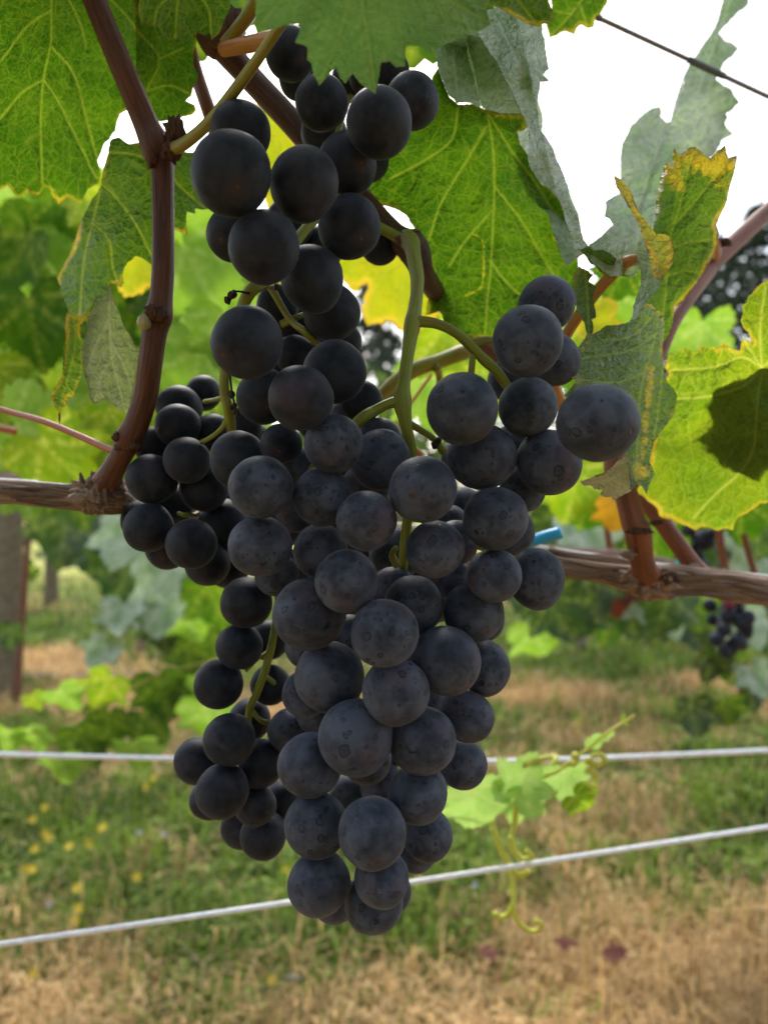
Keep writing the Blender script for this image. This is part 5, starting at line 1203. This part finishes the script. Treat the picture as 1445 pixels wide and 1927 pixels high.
rachis(BA, [([(775, 460, .252, 21.3), (700, 420, .25, 19.7), (640, 380, .248, 18.0), (575, 430, .236, 19.7), (510, 520, .226, 21.3), (470, 548, .221, 24.6), (445, 610, .226, 19.7), (425, 690, .229, 18.0), (423, 740, .231, 19.7), (433, 785, .234, 19.7), (445, 880, .262, 13.1), (480, 1000, .272, 11.5), (520, 1090, .262, 11.5), (517, 1180, .254, 13.9), (502, 1250, .252, 15.6), (485, 1300, .252, 14.8), (468, 1345, .255, 13.1), (470, 1430, .268, 9.8), (465, 1520, .272, 8.2)], 14),
            ([(640, 380, .248, 16.4), (630, 280, .245, 14.8), (650, 200, .245, 13.1), (680, 140, .245, 9.8)], 10),
            ([(510, 540, .226, 14.8), (545, 600, .226, 13.1), (575, 625, .222, 13.9), (600, 650, .226, 11.5)], 10),
            ([(530, 610, .228, 14.8), (555, 598, .227, 13.1), (575, 590, .232, 9.8)], 10),
            ([(430, 745, .231, 11.5), (405, 752, .243, 8.2), (385, 756, .256, 9.0)], 10),
            ([(433, 780, .234, 12.3), (418, 805, .237, 9.0), (398, 822, .239, 9.0), (380, 832, .243, 9.8)], 10),
            ([(445, 880, .262, 9.8), (380, 960, .268, 9.0), (350, 968, .25, 9.0), (335, 966, .25, 8.2)], 10),
            ([(495, 1270, .252, 9.8), (515, 1285, .256, 9.8), (530, 1305, .262, 9.8)], 10),
            ([(472, 1335, .254, 9.8), (490, 1355, .254, 9.0), (510, 1362, .256, 11.5)], 10),
            ([(508, 1225, .253, 9.0), (485, 1240, .250, 7.4), (462, 1262, .250, 9.0)], 10)], 'A')
# second, blurred stalk behind
pxtube('peduncle', [(700, 760, .33, 22), (740, 722, .33, 28), (780, 695, .33, 30), (830, 678, .335, 28), (880, 660, .34, 30), (960, 640, .36, 26)], M_petiole, VL, 12, 6, None, 'thick yellow green stalk out of focus behind the stem')
pxtube('peduncle', [(820, 690, .33, 18), (826, 705, .335, 14), (830, 760, .345, 14)], M_petiole, VL, 8)
pxtube('petiole', [(812, 705, .36, 6), (790, 735, .36, 6), (765, 770, .36, 6)], M_pet_orange, VL, 8)
pxtube('petiole', [(742, 800, .30, 12), (765, 830, .30, 12), (795, 860, .30, 14)], M_pet_orange, VL, 8)
# dried flower remains
for k, (x, y, d) in enumerate([(440, 553, .219), (428, 565, .219), (436, 556, .218), (520, 540, .218), (440, 765, .226), (436, 742, .226), (447, 775, .225), (825, 828, .219), (818, 838, .219)]):
    lump('dried_flower', x, y, d, 5 + k % 3, 7, M_deadbit, BA if k < 7 else BB, 60 + k, 0.9, None, 10, 6)
pxtube('dried_stalk', [(470, 552, .219, 6), (450, 548, .218, 4), (432, 550, .218, 4), (428, 566, .218, 3)], M_deadbit, BA, 6)
pxtube('dried_stalk', [(432, 700, .226, 5), (436, 735, .225, 4), (442, 765, .225, 4), (440, 780, .225, 3)], M_deadbit, BA, 6)

# small far bunches on the right
def far_bunch(x0, y0, w_, h_, d, n, label, seed, red=()):
    rg = np.random.default_rng(seed)
    e = empty('grape_bunch', P(x0, y0 - h_ / 2, d), label, 'grape bunch')
    tube('stem', [P(x0, y0 - h_ / 2 - 20, d), P(x0, y0, d), P(x0, y0 + h_ / 2, d)], [0.002, 0.0018, 0.001], M_stem, e, 6)
    for i in range(n):
        u = (i + 0.5) / n
        x = x0 + rg.uniform(-0.5, 0.5) * w_ * (1.1 - 0.6 * u); y = y0 - h_ / 2 + h_ * u
        dd = d + rg.uniform(-0.02, 0.02)
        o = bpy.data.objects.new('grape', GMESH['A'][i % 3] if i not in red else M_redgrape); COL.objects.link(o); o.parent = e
        s = 0.0085 * rg.uniform(0.85, 1.15)
        o.matrix_local = Matrix.Translation(P(x, y, dd) - e.location) @ Matrix.Scale(s, 4)
def simple(name, c, rough=0.5):
    t = NT(name)
    n = t.noise(t.node('TexCoord').outputs['Object'], 4.0, 3)
    return t.finish(t.pbsdf(t.mix(n, c, tuple(0.7 * q for q in c)), rough))
M_redgrape = grape_mesh(9, simple('unripe_grape', (0.16, 0.015, 0.04)))
far_bunch(1375, 1178, 85, 110, 0.98, 24, 'small blurred bunch hanging below the right cordon with a red berry', 81, (2,))
far_bunch(1315, 1030, 70, 90, 1.0, 22, 'small blurred bunch behind the right canes above the cordon', 82)

# ------------------------------------------------------------------ small things on the ground
M_petal = simple('yellow_petal', (0.80, 0.55, 0.01)); M_lilac = simple('lilac_petal', (0.5, 0.4, 0.6)); M_fstem = simple('flower_stem', (0.10, 0.18, 0.03))
def flower_mesh(mat):
    V, F = [(0, 0, 0.002)], []
    n = 8
    for k in range(n):
        a = 2 * math.pi * k / n
        for da, r_ in ((-0.28, 0.55), (0.0, 1.0), (0.28, 0.55)):
            V.append((math.cos(a + da) * r_, math.sin(a + da) * r_, 0.25 if r_ == 1 else 0.1))
        i = 1 + 3 * k
        F += [(0, i, i + 1), (0, i + 1, i + 2)]
    return make_mesh('bloom', np.array(V), F, mat, smooth=False)
FM = {'yellow': flower_mesh(M_petal), 'lilac': flower_mesh(M_lilac)}
def ground_pt(x, y):
    a = P(x, y, 1.0) - CO
    k = -CAM_H / a.z
    return CO + a * k
def wildflower(x, y, kind, hgt, size, label, group):
    g_ = ground_pt(x, y + hgt * 600); gz_ = float(ground_height(np.array([g_.x]), np.array([g_.y]))[0])
    base = Vector((g_.x, g_.y, gz_)); 
    a = P(x, y, 1.0) - CO; k = g_.y / a.y; top = CO + a * k
    e = empty('wildflower', base, label, 'flower', group)
    tube('stem', [base, (base + top) / 2 + Vector((0.006, 0, 0)), top], [0.0012, 0.001, 0.0008], M_fstem, e, 5, 3)
    o = bpy.data.objects.new('bloom', FM[kind]); COL.objects.link(o); o.parent = e
    o.matrix_local = Matrix.Translation(top - base) @ Matrix.Rotation(R(random.uniform(30, 75)), 4, 'X') @ Matrix.Rotation(random.random() * 6, 4, 'Z') @ Matrix.Scale(size, 4)
for (x, y) in [(85, 1520), (62, 1543), (86, 1568), (92, 1578), (66, 1598), (131, 1593), (168, 1588), (190, 1560), (52, 1635), (62, 1637), (258, 1651), (290, 1464), (275, 1480), (148, 1710), (142, 1733), (64, 1832), (195, 1556), (145, 1672)]:
    wildflower(x, y, 'yellow', 0.12 + 0.04 * random.random(), 0.0135, 'small yellow wildflower in the grass at the lower left', 'yellow wildflowers at the lower left')
wildflower(512, 1845, 'yellow', 0.12, 0.011, 'single yellow wildflower in the straw below the bunch tip', None)
wildflower(538, 1637, 'yellow', 0.12, 0.011, 'yellow wildflower half hidden by the left edge of the bunch tip', None)
for (x, y) in [(262, 1567), (93, 1703), (310, 1570)]:
    wildflower(x, y, 'lilac', 0.12, 0.0075, 'tiny lilac wildflower among the yellow ones at the lower left', 'lilac wildflowers at the lower left')
wildflower(893, 1667, 'lilac', 0.12, 0.0075, 'tiny lilac wildflower just under the lower wire', None)
def ground_leaf(x, y, size, label, yaw, seed):
    g_ = ground_pt(x, y); z = float(ground_height(np.array([g_.x]), np.array([g_.y]))[0]) + 0.085
    o = bpy.data.objects.new('fallen_leaf', leaf_variant('fallen_leaf', seed, 0.09, 0.7, LM['red'])); COL.objects.link(o)
    o.matrix_world = Matrix.Translation((g_.x, g_.y - 0.10, z)) @ Matrix.Rotation(R(yaw), 4, 'Z') @ Matrix.Rotation(R(2), 4, 'X') @ Matrix.Scale(size, 4)
    o['label'] = label; o['category'] = 'leaf'
ground_leaf(1142, 1815, 0.042, 'dark red fallen leaf on the straw, rightmost of three', 80, 301)
ground_leaf(1050, 1790, 0.035, 'red brown fallen leaf on the straw, middle of three', 20, 302)
ground_leaf(910, 1800, 0.035, 'red fallen leaf on the straw, leftmost of three', 130, 303)
ground_leaf(6, 1535, 0.05, 'rust red fallen leaf in the grass at the left edge', 50, 304)
def twig(px, w0, label, mat):
    pts = []
    for x, y in px:
        g_ = ground_pt(x, y); z = float(ground_height(np.array([g_.x]), np.array([g_.y]))[0]) + 0.03
        pts.append(Vector((g_.x, g_.y, z)))
    v, f, u = tube_data(pts, [w0 * (1 - 0.12 * i) for i in range(len(pts))], 8, 5, lambda a, l: 0.15 * mnoise.noise((math.cos(a), math.sin(a), l * 30)))
    o = link('twig', make_mesh('twig', v, f, mat, {'tuv': u})); o['label'] = label; o['category'] = 'twig'
twig([(335, 1800), (385, 1850), (420, 1915)], 0.006, 'long grey brown twig lying in the straw at the bottom', M_trunk)
twig([(428, 1815), (432, 1850), (455, 1875)], 0.005, 'short crooked reddish twig right of the long twig', M_cane_red)
lump('stone', 552, 1842, 1.44, 15, 6, simple('pale_stone', (0.24, 0.21, 0.17), 0.9), None, 77, 0.3)
for o in bpy.data.objects:
    if o.name == 'stone':
        o['label'] = 'small pale stone lying in the straw below the bunch'; o['category'] = 'stone'
